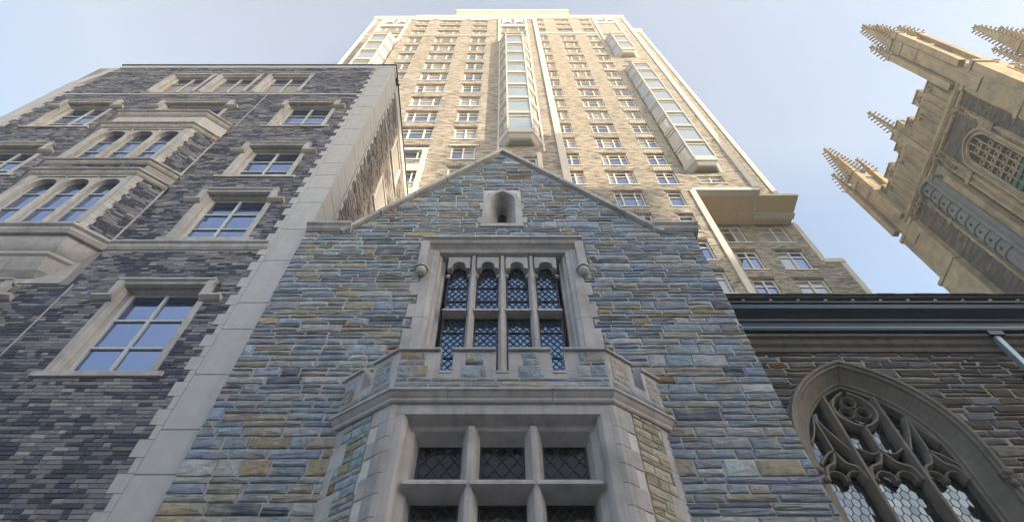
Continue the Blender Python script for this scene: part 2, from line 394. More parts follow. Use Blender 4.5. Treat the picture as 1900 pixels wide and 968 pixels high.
for r in ashlar(-HL, HW, 4.6, APEX, hs, .22, .70, .45):
    for q in subtract([r], st_holes):
        if q[2] > EAVE-.01 and (abs(q[0]) > 3.2 and abs(q[1]) > 3.2): continue
        p = rect_poly(q)
        if q[3] > EAVE: p = clip(clip(p, SL, 1, APEX-.02), -SL, 1, APEX-.02)
        if len(p) > 2 and area(p) > .004: polys.append(p)
pal = [(32, (.235,.29,.365)), (25, (.285,.335,.395)), (18, (.32,.345,.36)), (9, (.34,.325,.285)), (5, (.335,.29,.215)), (1.6, (.29,.195,.125)), (4, (.12,.135,.165)), (9, (.41,.435,.455)), (3,(.345,.30,.275))]
lay_stones(polys, lambda x, y, z: (x, GY+y, z), GY, gw, 'gable_stone', pal, .021, .019)
# right flank of the wing, seen only obliquely
fl = [rect_poly(r) for r in ashlar(0, 2.2, 6, 13, hs, .28, .8)]
T_fl = plane_T(HW-.02, GY+.02, HW-.02, 14)
mbf = MB(T_fl)
for p in fl: stone(mbf, p, .022, .03, pick(pal))
mbf.build('stone_field', 'gable_stone', gw, kind='stuff')
# coping, kneelers, roof
for s in (-1, 1):
    n = 5; L0 = (3.32, EAVE-.12); L1 = (0.0, EAVE-.12+3.32*SL)
    for k in range(n):
        a, b = k/n, (k+1)/n-.004
        p = [(L0[0]+(L1[0]-L0[0])*t, L0[1]+(L1[1]-L0[1])*t) for t in (a, b)]
        nx, nz = SL/math.hypot(SL, 1), 1/math.hypot(SL, 1); th = .10
        q = [p[0], (p[0][0]+nx*th, p[0][1]+nz*th), (p[1][0]+nx*th, p[1][1]+nz*th), p[1]]
        if k == n-1: q[2] = (0, p[1][1]+th/nz); q[3] = (0, q[3][1])
        q = [(x*s, z) for x, z in q]
        MB().prism(q, GY-.10, GY+.62).build('coping_stone', 'limestone', gw, bevel=.012)
    prof = [(GY+.62, 13.26), (GY-.17, 13.24), (GY-.18, 13.17), (GY-.12, 13.12), (GY-.10, 13.07), (GY-.04, 13.02), (GY+.62, 13.0)]
    x0, x1 = sorted((s*3.17, s*4.1)); MB().mould(prof, x0, x1).build('kneeler', 'limestone', gw, bevel=.008)
rf = MB()
for s in (-1, 1):
    p = [(s*4.1, 12.9), (0, 12.9+4.1*SL*.78), (0, 12.7+4.1*SL*.78), (s*4.1, 12.7)]
    rf.prism(p, GY+.65, 14.6)
rf.build('roof', 'slate', gw)

# --- traceried window of the gable
tw = MB()
for s in (-1, 1):
    q = [(1.5,GY-.035),(1.34,GY-.035),(1.31,GY+.0),(1.25,GY+.02),(1.235,GY+.13),(1.20,GY+.15),(1.165,GY+.27),(1.13,GY+.28),(1.13,GY+.5),(1.5,GY+.5)]
    for za, zb in ((7.6, 8.95), (8.95, 10.1), (10.1, 11.45), (11.45, 12.3)): tw.slab([(s*x, y) for x, y in q], za+.004, zb-.004)
tw.mould([(GY-.035,12.55),(GY-.035,12.44),(GY+.02,12.40),(GY+.06,12.33),(GY+.19,12.30),(GY+.5,12.26),(GY+.5,12.55)], -1.5, 1.5)
tw = tw.build('traceried_window', 'limestone', gw, bevel=.006); tw['label'] = 'square headed window of four cusped lights under a hood'
for r in teeth_rects:
    MB().box(r[0], r[1], GY-.03+R.uniform(0,.006), GY+.1, r[2]+.004, r[3]-.004).build('quoin_block', 'limestone', tw, bevel=.008)
hd = MB()
for xa, xb in ((-1.61, -.62), (-.615, .55), (.555, 1.61)): hd.mould([(GY+.02,12.68),(GY-.17,12.62),(GY-.18,12.56),(GY-.12,12.53),(GY-.09,12.47),(GY-.03,12.44),(GY+.02,12.44)], xa, xb)
for s in (-1, 1):
    x0, x1 = sorted((s*1.44, s*1.60)); hd.slab([(x0, GY-.145), (x1, GY-.145), (x1, GY+.02), (x0, GY+.02)] if s > 0 else [(x0, GY-.145), (x1, GY-.145), (x1, GY+.02), (x0, GY+.02)], 11.55, 12.45)
hd.build('hood_mould', 'limestone', tw, bevel=.01)
for s in (-1, 1):
    b = MB().ball((s*1.52, GY-.09, 11.42), .105, 14, 9, sz=1.2)
    b.tube((s*1.52, GY-.08, 11.49), (s*1.52, GY-.08, 11.56), .135, .135, 8)
    b.box(s*1.52-.14, s*1.52+.14, GY-.02, GY+.05, 11.28, 11.55)
    b.build('label_stop', 'limestone', tw, smooth=False, bevel=.006)
GLZ = GY+.33; W4 = 2.26/4; LW = (W4-.14)/2
for k in (-1, 0, 1):
    x = k*W4
    MB().slab([(x-.022,GY+.11),(x+.022,GY+.11),(x+.07,GY+.22),(x+.07,GLZ+.1),(x-.07,GLZ+.1),(x-.07,GY+.22)], 7.6, 12.3).build('mullion', 'limestone', tw, bevel=.006)
for k in range(4):
    xc = -1.13 + W4*(k+.5); x0, x1 = xc-LW, xc+LW
    MB().mould([(GY+.13,10.50),(GLZ+.1,10.46),(GLZ+.1,10.76),(GY+.24,10.66),(GY+.14,10.57)], x0-.004, x1+.004).build('transom', 'limestone', tw, bevel=.006)
    def zf(x, xc=xc):
        d = x-xc; z = 11.66
        for c, zc, r in ((-.135, 11.79, .095), (.135, 11.79, .095), (0, 11.97, .13)):
            t = r*r-(d-c)**2
            if t > 0: z = max(z, zc+math.sqrt(t))
        return z
    MB().arch_plate(x0-.004, x1+.004, zf, 12.27, GY+.13, GLZ-.03, 44).build('cusped_head', 'limestone', tw)
    mb = MB()                                            # little cusp bosses at the springing
    for s in (-1, 1): mb.ball((xc+s*(LW-.01), GY+.20, 11.67), .045, 8, 6)
    mb.build('cusp_boss', 'limestone', tw, smooth=True)
    lattice(x0, x1, 10.70, 12.18, GLZ, .118, .165, .011, tw, 'glass_leaded', bars=(11.02, 11.45))
    lattice(x0, x1, 8.0, 10.5, GLZ, .118, .165, .011, tw, 'glass_leaded', bars=(8.7, 9.45, 10.1))

# --- slit niche high in the gable
nm = MB(); no = pointed(.29, 13.40, 14.50, .44, 8); ni = pointed(.105, 13.52, 14.62, .19, 8)
fo = pointed_f(.29, 14.50, .44); fe = pointed_f(.41, 14.42, .64)
def ringstrip(mb, A, ya, B, yb):
    n = len(A); mb.add([(x, ya, z) for x, z in A] + [(x, yb, z) for x, z in B], [(i, i+1, n+i+1, n+i) for i in range(n-1)] + [(n-1, 0, n, 2*n-1)])
ringstrip(nm, no, GY-.03, ni, GY+.52)
outer = pointed(.41, 13.27, 14.42, .66, 8)
ringstrip(nm, outer, GY-.03, no, GY-.03); ringstrip(nm, outer, GY+.1, outer, GY-.03)
nm = nm.build('slit_window', 'limestone', gw); nm['label'] = 'small splayed lancet slit high in the gable'
for x0, x1, z0, z1 in niche_teeth:
    if x0 < 0: x1 = -.40
    else: x0 = .40
    MB().box(x0, x1, GY-.028, GY+.1, z0+.003, z1-.003).build('quoin_block', 'limestone', nm, bevel=.006)
MB().box(-.43, .43, GY-.06, GY+.2, 13.22, 13.34).build('sill', 'limestone', nm, bevel=.01)
MB().box(-.3, .3, GY+.56, GY+.6, 13.3, 15).build('dark_void', 'dark_opening', nm)
for k in range(9):
    z = 13.5+k*.1; MB().add([(-.05, GY+.53, z), (.05, GY+.53, z), (.05, GY+.555, z+.06), (-.05, GY+.555, z+.06)], [(0,1,2,3)]).build('louvre_slat', 'slate', nm)
for s in (-1, 1): x0, x1 = sorted((s*.05, s*.105)); MB().box(x0, x1, GY+.525, GY+.555, 13.5, 14.75).build('frame', 'lead', nm)

# --- battlemented oriel
OF = 5.98
path_w = [(-2.24, GY), (-1.45, OF), (1.45, OF), (2.24, GY)]
ob = MB()
# front: jambs, head, spandrel above opening
ZO = 7.40; OX = 1.27; OG = 6.34
for s in (-1, 1):
    q = [(s*1.40, OF), (s*OX, OF), (s*1.22, OF+.06), (s*1.20, OF+.16), (s*1.13, OF+.2), (s*1.08, OG), (s*1.08, OG+.16), (s*1.40, OG+.16)]
    ob.slab(q, 3.6, ZO+.02)
ob.mould([(OF, 7.62), (OF, ZO), (OF+.05, ZO-.02), (OF+.16, ZO-.06), (OF+.18, ZO-.12), (OG, 7.17), (OG+.16, 7.17), (OG+.16, 7.62)], -1.40, 1.40)
ob = ob.build('oriel', 'limestone', gw, bevel=.006); ob['label'] = 'canted limestone oriel bay crowned by a small battlemented parapet'
rnd = random.Random(5)
for s in (-1, 1):                                        # corner blocks, course by course, and canted cheeks
    z = 3.6; k = 0
    A = Vector((s*1.45, OF)); Bc = Vector((s*2.24, GY)); d = (Bc-A).normalized()
    while z < 7.58:
        h = rnd.uniform(.24, .31); h = 7.58-z if 7.58-z-h < .14 else h
        rw = .30 if k % 2 else .17; e = A + d*rw
        o = Vector((d.y, -d.x))*(1 if s > 0 else -1)
        pts = [(s*1.385, OF-.004), (A.x, A.y-.004), (e.x+o.x*.004, e.y+o.y*.004), (e.x-o.x*.3, e.y-o.y*.3), (s*1.385, OF+.4)]
        if s < 0: pts = pts[::-1]
        MB().slab(pts, z+.003, z+h-.003).build('corner_block', 'limestone', ob, bevel=.006)
        z += h; k += 1
    # cheek backing and its patchwork of stones
    T = plane_T(-2.24, GY, -1.45, OF) if s < 0 else plane_T(1.45, OF, 2.24, GY)
    Lc = (Bc-A).length
    MB(T).box(.0, Lc, .012, .3, 3.6, 7.6).build('cheek', 'mortar_pale', ob)
    mbj = []
    x0, x1 = (.0, Lc-.17) if s < 0 else (.17, Lc)
    wall_w = .18                                          # plain limestone strip beside the wall
    z = 3.7
    while z < 7.58:
        h = min(rnd.uniform(.22, .42), 7.58-z); w = wall_w*rnd.choice((.75, 1.5))
        a, b = (x0, x0+w) if s < 0 else (x1-w, x1)
        MB(T).box(a, b, .0, .1, z+.003, z+h-.003).build('side_block', 'limestone', ob, bevel=.005)
        ia, ib = (b, Lc-(.31 if s < 0 else 0)) if s < 0 else (.31, a)
        for r in ashlar(ia, ib, z, z+h, [.1, .13, .17], .16, .38, .25, rnd):
            mbj.append(rect_poly(r))
        z += h
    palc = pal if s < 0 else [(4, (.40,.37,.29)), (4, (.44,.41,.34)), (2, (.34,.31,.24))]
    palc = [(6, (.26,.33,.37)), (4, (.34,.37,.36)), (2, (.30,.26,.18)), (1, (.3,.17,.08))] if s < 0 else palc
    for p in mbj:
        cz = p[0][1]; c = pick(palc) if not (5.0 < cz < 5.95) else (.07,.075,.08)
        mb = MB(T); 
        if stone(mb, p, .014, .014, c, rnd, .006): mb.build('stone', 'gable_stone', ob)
# cornice
corn = [(-.05, 7.80), (.06, 7.80), (.125, 7.765), (.13, 7.725), (.10, 7.71), (.075, 7.67), (.045, 7.635), (.05, 7.60), (.03, 7.575), (-.05, 7.575)]
for seg in ([(-2.30, GY+.03), (-1.45, OF), (-.72, OF)], [(-.714, OF), (.66, OF)], [(.666, OF), (1.45, OF), (2.30, GY+.03)]):
    MB().sweep(corn, seg).build('cornice', 'limestone', ob, bevel=.005)
# parapet: solid base, merlons, caps
PF = 5.92
pp = [(-2.33, GY+.02), (-1.475, PF), (1.475, PF), (2.33, GY+.02)]
MB().sweep([(0, 7.79), (0, 8.14), (-.16, 8.14), (-.16, 7.79)], pp).build('parapet', 'limestone', ob)
mer = [(-1.475, -.88), (-.70, -.09), (.09, .70), (.88, 1.475)]
Tp = lambda x, y, z: (x, PF+y, z)
for i, (a, b) in enumerate(mer):
    m = MB(); m.box(a, b, PF, PF+.2, 8.142, 8.57)
    m = m.build('merlon', 'limestone', ob, bevel=.006)
    c = MB().mould([(PF-.045, 8.56), (PF-.045, 8.60), (PF+.0, 8.655), (PF+.2, 8.655), (PF+.235, 8.60), (PF+.235, 8.56)], a-(.0 if i else -.0), b)
    c.build('merlon_cap', 'limestone', ob, bevel=.006)
    ia, ib = (a+.02, b-.2) if i == 0 else ((a+.2, b-.02) if i == 3 else (a+.17, b-.17))
    for r in ashlar(ia, ib, 8.26, 8.54, [.09, .14], .14, .34, .0, rnd) + ashlar(ia-(.0 if i == 0 else .05), ib+(.0 if i == 3 else .05), 8.02, 8.255, [.23], .22, .45, .0, rnd):
        mb = MB(Tp)
        if stone(mb, rect_poly(r), .014, .016, pick(pal, rnd), rnd, .006): mb.build('stone', 'gable_stone', ob)
for r in ashlar(-1.46, 1.46, 7.815, 8.01, [.08, .11], .25, .6, .2, rnd):
    mb = MB(Tp)
    if stone(mb, rect_poly(r), .014, .014, pick(pal, rnd), rnd, .006): mb.build('stone', 'gable_stone', ob)
for a, b in ((-.88, -.70), (-.09, .09), (.70, .88)):
    MB().mould([(PF-.012, 8.10), (PF-.012, 8.15), (PF+.2, 8.19), (PF+.2, 8.10)], a+.003, b-.003).build('crenel_sill', 'limestone', ob, bevel=.004)
for s in (-1, 1):
    T = plane_T(-2.33, GY+.02, -1.475, PF) if s < 0 else plane_T(1.475, PF, 2.33, GY+.02)
    Lc = math.hypot(2.33-1.475, GY+.02-PF)
    segs = [(.0, .37), (.56, Lc)] if s < 0 else [(0, Lc-.56), (Lc-.37, Lc)]
    for a, b in segs:
        MB(T).box(a, b, .0, .18, 8.142, 8.57).build('merlon', 'limestone', ob, bevel=.006)
        MB(T).mould([(-.045, 8.56), (-.045, 8.60), (.0, 8.655), (.18, 8.655), (.21, 8.60), (.21, 8.56)], a, b).build('merlon_cap', 'limestone', ob, bevel=.006)
        for r in ashlar(a+.06, b-.1 if b-a > .3 else b-.05, 8.02, 8.5, [.15, .22], .15, .3, .0, rnd):
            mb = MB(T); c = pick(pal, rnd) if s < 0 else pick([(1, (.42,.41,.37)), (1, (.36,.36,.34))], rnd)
            if stone(mb, rect_poly(r), .014, .014, c, rnd, .006): mb.build('stone', 'gable_stone', ob)
    for r in ashlar(.02, Lc-.02, 7.815, 8.01, [.09], .2, .4, .0, rnd):
        mb = MB(T)
        if stone(mb, rect_poly(r), .014, .014, pick(pal, rnd), rnd, .006): mb.build('stone', 'gable_stone', ob)
# oriel window: mullions, transoms, leaded lights
for x in (-.395, .395):
    MB().slab([(x-.035,OF+.10),(x+.035,OF+.10),(x+.11,OF+.26),(x+.11,OG+.1),(x-.11,OG+.1),(x-.11,OF+.26)], 3.6, 7.3).build('mullion', 'limestone', ob, bevel=.008)
lights = [(-1.075, -.505), (-.285, .285), (.505, 1.075)]
for a, b in lights:
    for zt in (6.42, 5.1):
        MB().mould([(OF+.06, zt-.05), (OG+.1, zt-.14), (OG+.1, zt+.17), (OF+.2, zt+.12), (OF+.07, zt+.0)], a-.09, b+.09).build('transom', 'limestone', ob, bevel=.006)
    lattice(a, b, 6.58, 7.19, OG+.03, .19, .26, .014, ob, 'glass_dark')
    lattice(a, b, 5.26, 6.30, OG+.03, .19, .26, .014, ob, 'glass_dark')
MB().box(-1.4, 1.4, OF+.05, OG+.2, 3.4, 4.9).build('apron', 'limestone', ob)

# ------------------------------------------------------------------ brick residence to the left
LY = 6.56; CXR = -4.12; LX0 = -15.4; LTOP = 26.0
bb = thing('brick_residence', 'dark mottled brick residence with limestone quoins, hooded windows and canted bay', 'building')
l_holes = []       # openings in the backing wall
b_holes = []       # areas the bricks leave free
def share(mesh, name, matn, parent, loc=(0,0,0)):
    if not mesh.materials: mesh.materials.append(M[matn])
    o = bpy.data.objects.new(name, mesh); C.objects.link(o); o.location = loc; o.parent = parent; return o
def brick_window(x0, x1, z0, z1, cols, rows, hood=True, T=ident, Y=LY, parent=bb, label=None, gl='glass', row_h=None, sill=True, panes_mat=None):
    """limestone surround with moulded reveals, label hood, sill, painted frame and separate panes"""
    G = Y+.20; J = .17
    w = MB(T)
    for s, xe in ((-1, x0), (1, x1)):
        q = [(xe+s*J, Y-.02), (xe+s*.05, Y-.02), (xe+s*.03, Y+.04), (xe, Y+.06), (xe-s*.0, Y+.12), (xe-s*.035, Y+.14), (xe-s*.035, G+.1), (xe+s*J, G+.1)]
        w.slab(q if s < 0 else q[::-1], z0, z1+.02)
    w.mould([(Y-.02, z1+.2), (Y-.02, z1+.09), (Y+.04, z1+.07), (Y+.06, z1+.03), (Y+.12, z1+.01), (G+.1, z1-.01), (G+.1, z1+.2)], x0-J, x1+J)
    w = w.build('window', 'limestone', parent, bevel=.006)
    if label: w['label'] = label
    if sill:
        MB(T).mould([(Y-.05, z0-.13), (Y-.05, z0-.02), (Y+.02, z0+.0), (G+.1, z0+.05), (G+.1, z0-.13)], x0-J-.14, x1+J+.14).build('sill', 'limestone', w, bevel=.008)
    if hood:
        h = MB(T); P = .13; zt = z1+.22; zb = z1-.30
        h.mould([(Y, zt), (Y-P, zt-.03), (Y-P, zt-.08), (Y-P+.05, zt-.11), (Y-P+.06, zt-.16), (Y, zt-.18)], x0-J-.03, x1+J+.03)
        for s, xe in ((-1, x0-J-.03), (1, x1+J+.03)):
            a, b = sorted((xe, xe-s*.13)); h.box(a, b, Y-P+.015, Y, zb, zt-.1)
            a, b = sorted((xe-s*.13, xe+s*.26)); h.mould([(Y, zb+.03), (Y-P, zb+.0), (Y-P, zb-.05), (Y-P+.07, zb-.10), (Y, zb-.12)], a, b)
        h.build('hood_mould', 'limestone', w, bevel=.008)
    f = MB(T); e = .055
    xa, xb = x0+.03, x1-.03
    xs = [xa+(xb-xa)*i/cols for i in range(cols+1)]; zs = [z0+.02+(z1-z0-.02)*i/rows for i in range(rows+1)]
    if row_h: zs = [z0+.02+(z1-z0-.02)*t for t in row_h]
    for i, x in enumerate(xs): f.box(x-(e if 0 < i < cols else 0)*.5-(e if i == cols else 0), x+(e if 0 < i < cols else 0)*.5+(e if i == 0 else 0), G-.05, G+.03, zs[0], zs[-1])
    for i, z in enumerate(zs): f.box(xa, xb, G-.042, G+.028, z-(e*.4 if i else 0), z+(e*.4 if i < len(zs)-1 else 0))
    f.build('frame', 'window_frame', w)
    for i in range(cols):
        for j in range(len(zs)-1):
            t1, t2 = R.uniform(-.002, .002), R.uniform(-.002, .002)
            pm = panes_mat(i, j) if panes_mat else gl
            MB(T).add([(xs[i], G-.01+t1, zs[j]), (xs[i+1], G-.01-t1, zs[j]), (xs[i+1], G-.01+t2, zs[j+1]), (xs[i], G-.01-t2, zs[j+1])], [(0,1,2,3)]).build('pane', pm, w)
    return w
def reserve(x0, x1, z0, z1, hood=True):
    l_holes.append((x0-.1, x1+.1, z0-.05, z1+.12)); J = .17
    b_holes.extend([(x0-J, x1+J, z0-.02, z1+.2), (x0-J-.14, x1+J+.14, z0-.13, z0-.0)])
    if hood: b_holes.extend([(x0-J-.03, x1+J+.03, z1+.05, z1+.22), (x0-J-.29, x0-J+.1, z1-.42, z1-.27), (x1+J-.1, x1+J+.29, z1-.42, z1-.27)])
XA, XB = -6.86, -5.47; XC, XD = -14.0, -12.55
wins = [(XA, XB, 8.83, 11.06, 'six pane hooded window at the lowest level'), (XA, XB, 12.90, 14.90, 'six pane hooded window just above the string course'), (XA, XB, 16.0, 17.82, 'six pane hooded window with violet blue reflections'),
        (XA, XB, 19.55, 21.5, None), (XC, XD, 19.5, 21.5, None), (XC, XD, 16.1, 17.82, None), (XC, XD, 12.90, 14.90, None), (-10.6, -9.2, 8.83, 11.06, None), (XC, XD, 8.83, 11.06, None)]
for x0, x1, z0, z1, lb in wins:
    brick_window(x0, x1, z0, z1, 2, 3, True, label=lb); reserve(x0, x1, z0, z1)
brick_window(-10.86, -8.9, 19.5, 21.5, 3, 2, True, label='wide three pane window above the bay'); reserve(-10.86, -8.9, 19.5, 21.5)
for x0, x1 in ((-12.06, -10.75), (-10.30, -9.0), (-8.47, -7.12)):
    brick_window(x0, x1, 22.9, 24.88, 2, 2, False, sill=False, row_h=(0, .68, 1), panes_mat=lambda i, j: 'glass_blind' if j == 0 else 'glass'); reserve(x0, x1, 22.9, 24.88, False)
# string courses and parapet
BX0, BX1, BFY = -11.66, -8.02, 6.14                    # bay footprint
BPATH = [(BX0, LY), (-11.08, BFY), (-8.58, BFY), (BX1, LY)]
MB().box(-14.9, CXR-.55, LY-.03, LY+.05, 22.5, 22.6).build('string_course', 'limestone_new', bb, bevel=.006)
MB().box(-14.7, CXR-.4, LY-.02, LY+.05, 25.24, 25.28).build('string_course', 'limestone_new', bb)
sp = [(LY+.05, 12.70), (LY-.11, 12.66), (LY-.12, 12.60), (LY-.07, 12.56), (LY-.06, 12.48), (LY-.02, 12.42), (LY+.05, 12.40)]
MB().mould(sp, BX1-.05, CXR-.62).build('string_course', 'limestone', bb, bevel=.006)
b_holes += [(-14.9, CXR-.5, 22.49, 22.61), (BX1-.05, CXR-.62, 12.41, 12.68), (BX0, BX1, 11.2, 19.45), (-14.9, CXR-.5, 25.24, 25.28)]
MB().box(-14.6, CXR+.02, LY-.03, LY+.4, 25.78, 26.08).build('parapet', 'limestone_new', bb, bevel=.01)
cp = MB().box(-14.65, CXR+.06, LY-.07, LY+.5, 26.083, 26.14); cp.box(CXR-.45, CXR+.06, LY+.5, 14.9, 26.083, 26.14); cp.build('parapet_cap', 'parapet_metal', bb)
# quoins: smooth corner blocks with small toothed blocks beside them
z = 3.0; k = 0; rq = random.Random(3)
while z < 25.78:
    h = min(rq.choice((1.1, 1.25, 1.4, .75)), 25.78-z)
    if 25.78-z-h < .4: h = 25.78-z
    MB().box(CXR-.56, CXR, LY-.025, LY+.72, z+.005, z+h-.005).build('corner_block', 'limestone_new', bb, bevel=.012); z += h
z = 3.0; teethL = []
while z < 25.75:
    h = .30 if k % 2 else .26; w = .21 if k % 2 else .10
    teethL.append((CXR-.56-w, CXR-.564, z, min(z+h, 25.77))); z += h; k += 1
for r in teethL: MB().box(r[0], r[1], LY-.02, LY+.1, r[2]+.004, r[3]-.004).build('quoin_block', 'limestone_new', bb)
b_holes += [(a-.004, b+.6, c, d) for a, b, c, d in teethL]
z = 3.0; k = 0
while z < 23.6:                                         # far corner
    h = .30 if k % 2 else .26; w = .30 if k % 2 else .18; r = (LX0+.3, LX0+.3+w, z, z+h)
    if z > 15: MB().box(r[0], r[1], LY-.02, LY+.1, r[2]+.004, r[3]-.004).build('quoin_block', 'limestone_new', bb)
    b_holes.append((LX0, r[1], z, z+h)); z += h; k += 1
MB().box(LX0, LX0+.3, LY-.025, LY+.5, 3, 23.6).build('corner_pier', 'limestone_new', bb, bevel=.01)
MB().prism([(LX0, 23.6), (LX0+.32, 23.6), (-14.55, 25.78), (-14.9, 25.78), (-14.98, 25.0), (LX0+.02, 24.0)], LY-.02, LY+.5).build('corner_slope', 'limestone_new', bb)
# backing wall, body
core = MB(); l_holes.append((BX0+.2, BX1-.2, 12.6, 18.6))
for r in subtract([(LX0+.05, CXR-.02, 0, 25.78)], l_holes):
    if r[2] > 23.6 and r[0] < -14.8: r = (-14.75, r[1], r[2], r[3])
    core.box(r[0], r[1], LY, LY+.45, r[2], r[3])
core.box(LX0+.05, CXR-.03, LY+.7, LY+.8, 0, 25.7); core.box(LX0+.05, LX0+.4, LY+.8, 15, 0, 23); core.box(-14.7, CXR-.03, LY+.8, 14.9, 25.4, 25.7); core.box(CXR-.4, CXR-.01, LY+.8, 14.9, 0, 25.78)
core.build('wall', 'brick_mortar', bb)
bpal = [(.018,.020,.036), (.030,.033,.058), (.062,.066,.098), (.13,.128,.15), (.17,.167,.187), (.21,.206,.222), (.285,.278,.287), (.155,.155,.15)]
def brick_cols(x, z, rg):
    n = .6*noise.noise(Vector((x*1.6, z*4.0, 3.7))) + rg.uniform(-.42, .42)
    if n < -.10: return rg.choice((0, 0, 1, 1, 2))
    if n < .16: return rg.choice((2, 3, 3, 4, 7))
    return rg.choice((3, 4, 4, 5, 5, 6))
def brick_field(x0, x1, z0, z1, holes, T, parent, limit, rg, pal=bpal, ch=.0735, proud=.012, Y=0, colf=brick_cols, lens=(.10, .14, .20, .27), rot=0):
    out = []; z = z0
    while z < z1-.03:
        za, zb = z+.004, z+ch-.004
        iv = [(x0, x1)]
        for hx0, hx1, hz0, hz1 in holes:
            if hz0 < zb-.012 and hz1 > za+.012:
                nx = []
                for a, b in iv:
                    if hx0 >= b or hx1 <= a: nx.append((a, b)); continue
                    if hx0 > a: nx.append((a, hx0))
                    if hx1 < b: nx.append((hx1, b))
                iv = nx
        for a, b in iv:
            x = a
            while x < b-.03:
                l = rg.choice(lens)
                if x == a: l *= rg.uniform(.4, 1)
                if b-x-l < .05: l = b-x
                out.append((x+.004, x+l-.004, za, zb, colf(x, z, rg))); x += l
        z += ch
    def score(r):
        X, Y_, Z = T((r[0]+r[1])/2, Y, (r[2]+r[3])/2); u, v, d = project(X, Y_, Z)
        return (r[1]-r[0])/(d*d) if 0 < u < 1900 and 0 < v < 965 else 0
    out.sort(key=score, reverse=True); mb = MB(T); meshes = {}
    for i, (a, b, c, d, k) in enumerate(out):
        p = proud*rg.uniform(.5, 1.3); kk = rg.uniform(.85, 1.15); col = tuple(q*kk for q in pal[k])
        if i < limit and score(out[i]) > 0:
            w = round(b-a, 2); key = (w, k)
            if key not in meshes:
                m1 = MB(); m1.add([(-w/2,0,0),(w/2,0,0),(w/2,0,d-c),(-w/2,0,d-c),(-w/2+.003,-p,.003),(w/2-.003,-p,.003),(w/2-.003,-p,d-c-.003),(-w/2+.003,-p,d-c-.003)],
                    [(0,1,5,4),(1,2,6,5),(2,3,7,6),(3,0,4,7),(4,5,6,7)], col); meshes[key] = m1.mesh('brick')
            share(meshes[key], 'brick', 'brick', parent, T((a+b)/2, Y, c)).rotation_euler.z = rot
        else:
            mb.add([(a,Y,c),(b,Y,c),(b,Y,d),(a,Y,d),(a+.003,Y-p,c+.003),(b-.003,Y-p,c+.003),(b-.003,Y-p,d-.003),(a+.003,Y-p,d-.003)],
                   [(0,1,5,4),(1,2,6,5),(2,3,7,6),(3,0,4,7),(4,5,6,7)], col)
    return mb.build('brick_field', 'brick', parent, kind='stuff') if mb.v else None
b_holes += [(LX0-.1, -14.72, 23.6, 26)]
for za, zb in ((5.7, 11.2), (19.45, 22.49)): MB().box(-7.945, -7.925, LY-.016, LY+.01, za, zb).build('control_joint', 'limestone_new', bb)
b_holes += [(-7.95, -7.92, 5.6, 11.2), (-7.95, -7.92, 19.45, 22.5)]
brick_field(LX0, CXR-.55, 5.6, 25.78, b_holes, ident, bb, 300, random.Random(8), Y=LY)
# --- return wall, facing right
T_ret = plane_T(CXR, LY, CXR, 15)
ret_holes = [(0, .76, 0, 30), (-.1, 9, 22.86, 22.98)]
z = 10; k = 0
while z < 25.75:
    h = .30 if k % 2 else .26; w = .16 if k % 2 else .06
    MB(T_ret).box(.745, .75+w, -.004, .1, z+.003, z+h-.003).build('quoin_block', 'limestone_new', bb); ret_holes.append((0, .75+w, z, z+h)); z += h; k += 1
rw = [(2.55, 3.7, 16.3, 18.0), (2.55, 3.7, 19.6, 21.3), (2.55, 3.7, 23.3, 24.8), (5.2, 6.4, 19.6, 21.3), (5.2, 6.4, 23.3, 24.8)]
for x0, x1, z0, z1 in rw:
    ret_holes.append((x0-.2, x1+.2, z0-.15, z1+.2)); brick_window(x0, x1, z0, z1, 2, 2, False, T=T_ret, Y=-.012)
rc = MB(T_ret)
for r in subtract([(.7, 8.2, 9, 25.78)], [(a-.1, b+.1, c-.05, d+.12) for a, b, c, d in rw]): rc.box(r[0], r[1], .0, .35, r[2], r[3])
rc.build('side_wall', 'brick_mortar', bb)
MB(T_ret).box(.75, 8.3, -.02, .05, 22.87, 22.97).build('string_course', 'limestone_new', bb); MB(T_ret).box(.75, 8.3, -.015, .1, 25.5, 26.08).build('parapet', 'limestone_new', bb)
rpal = [(.055,.045,.055), (.08,.07,.075), (.16,.14,.13), (.22,.195,.175), (.27,.245,.22), (.30,.275,.245), (.34,.31,.28), (.2,.175,.15)]
brick_field(.75, 8.2, 12, 25.5, ret_holes, T_ret, bb, 0, random.Random(9), pal=rpal, Y=-.001)

# --- canted bay
bay = MB()
def offset_path(o): return BPATH
lights3 = [(-10.86, -10.22), (-10.11, -9.47), (-9.36, -8.76)]
GB = BFY+.16
for (z0, z1, zs) in ((12.95, 15.0, 14.55), (16.15, 18.1, 17.7)):
    xs = [-11.05] + [e for l in lights3 for e in l] + [-8.60]
    for i in range(0, 8, 2):
        a, b = xs[i], xs[i+1]; m = (a+b)/2
        if i in (0, 6): bay.slab([(a, BFY), (b, BFY), (b, BFY+.4), (a, BFY+.4)], z0-.1, z1+.1)
        else: bay.slab([(a+.005, BFY+.05), (m-.012, BFY-.0), (m+.012, BFY-.0), (b-.005, BFY+.05), (b, BFY+.09), (b, GB+.1), (a, GB+.1), (a, BFY+.09)], z0-.1, z1+.05)
bay = bay.build('canted_bay', 'limestone', bb, bevel=.006); bay['label'] = 'two storey canted bay of arched lights on a moulded limestone corbel'
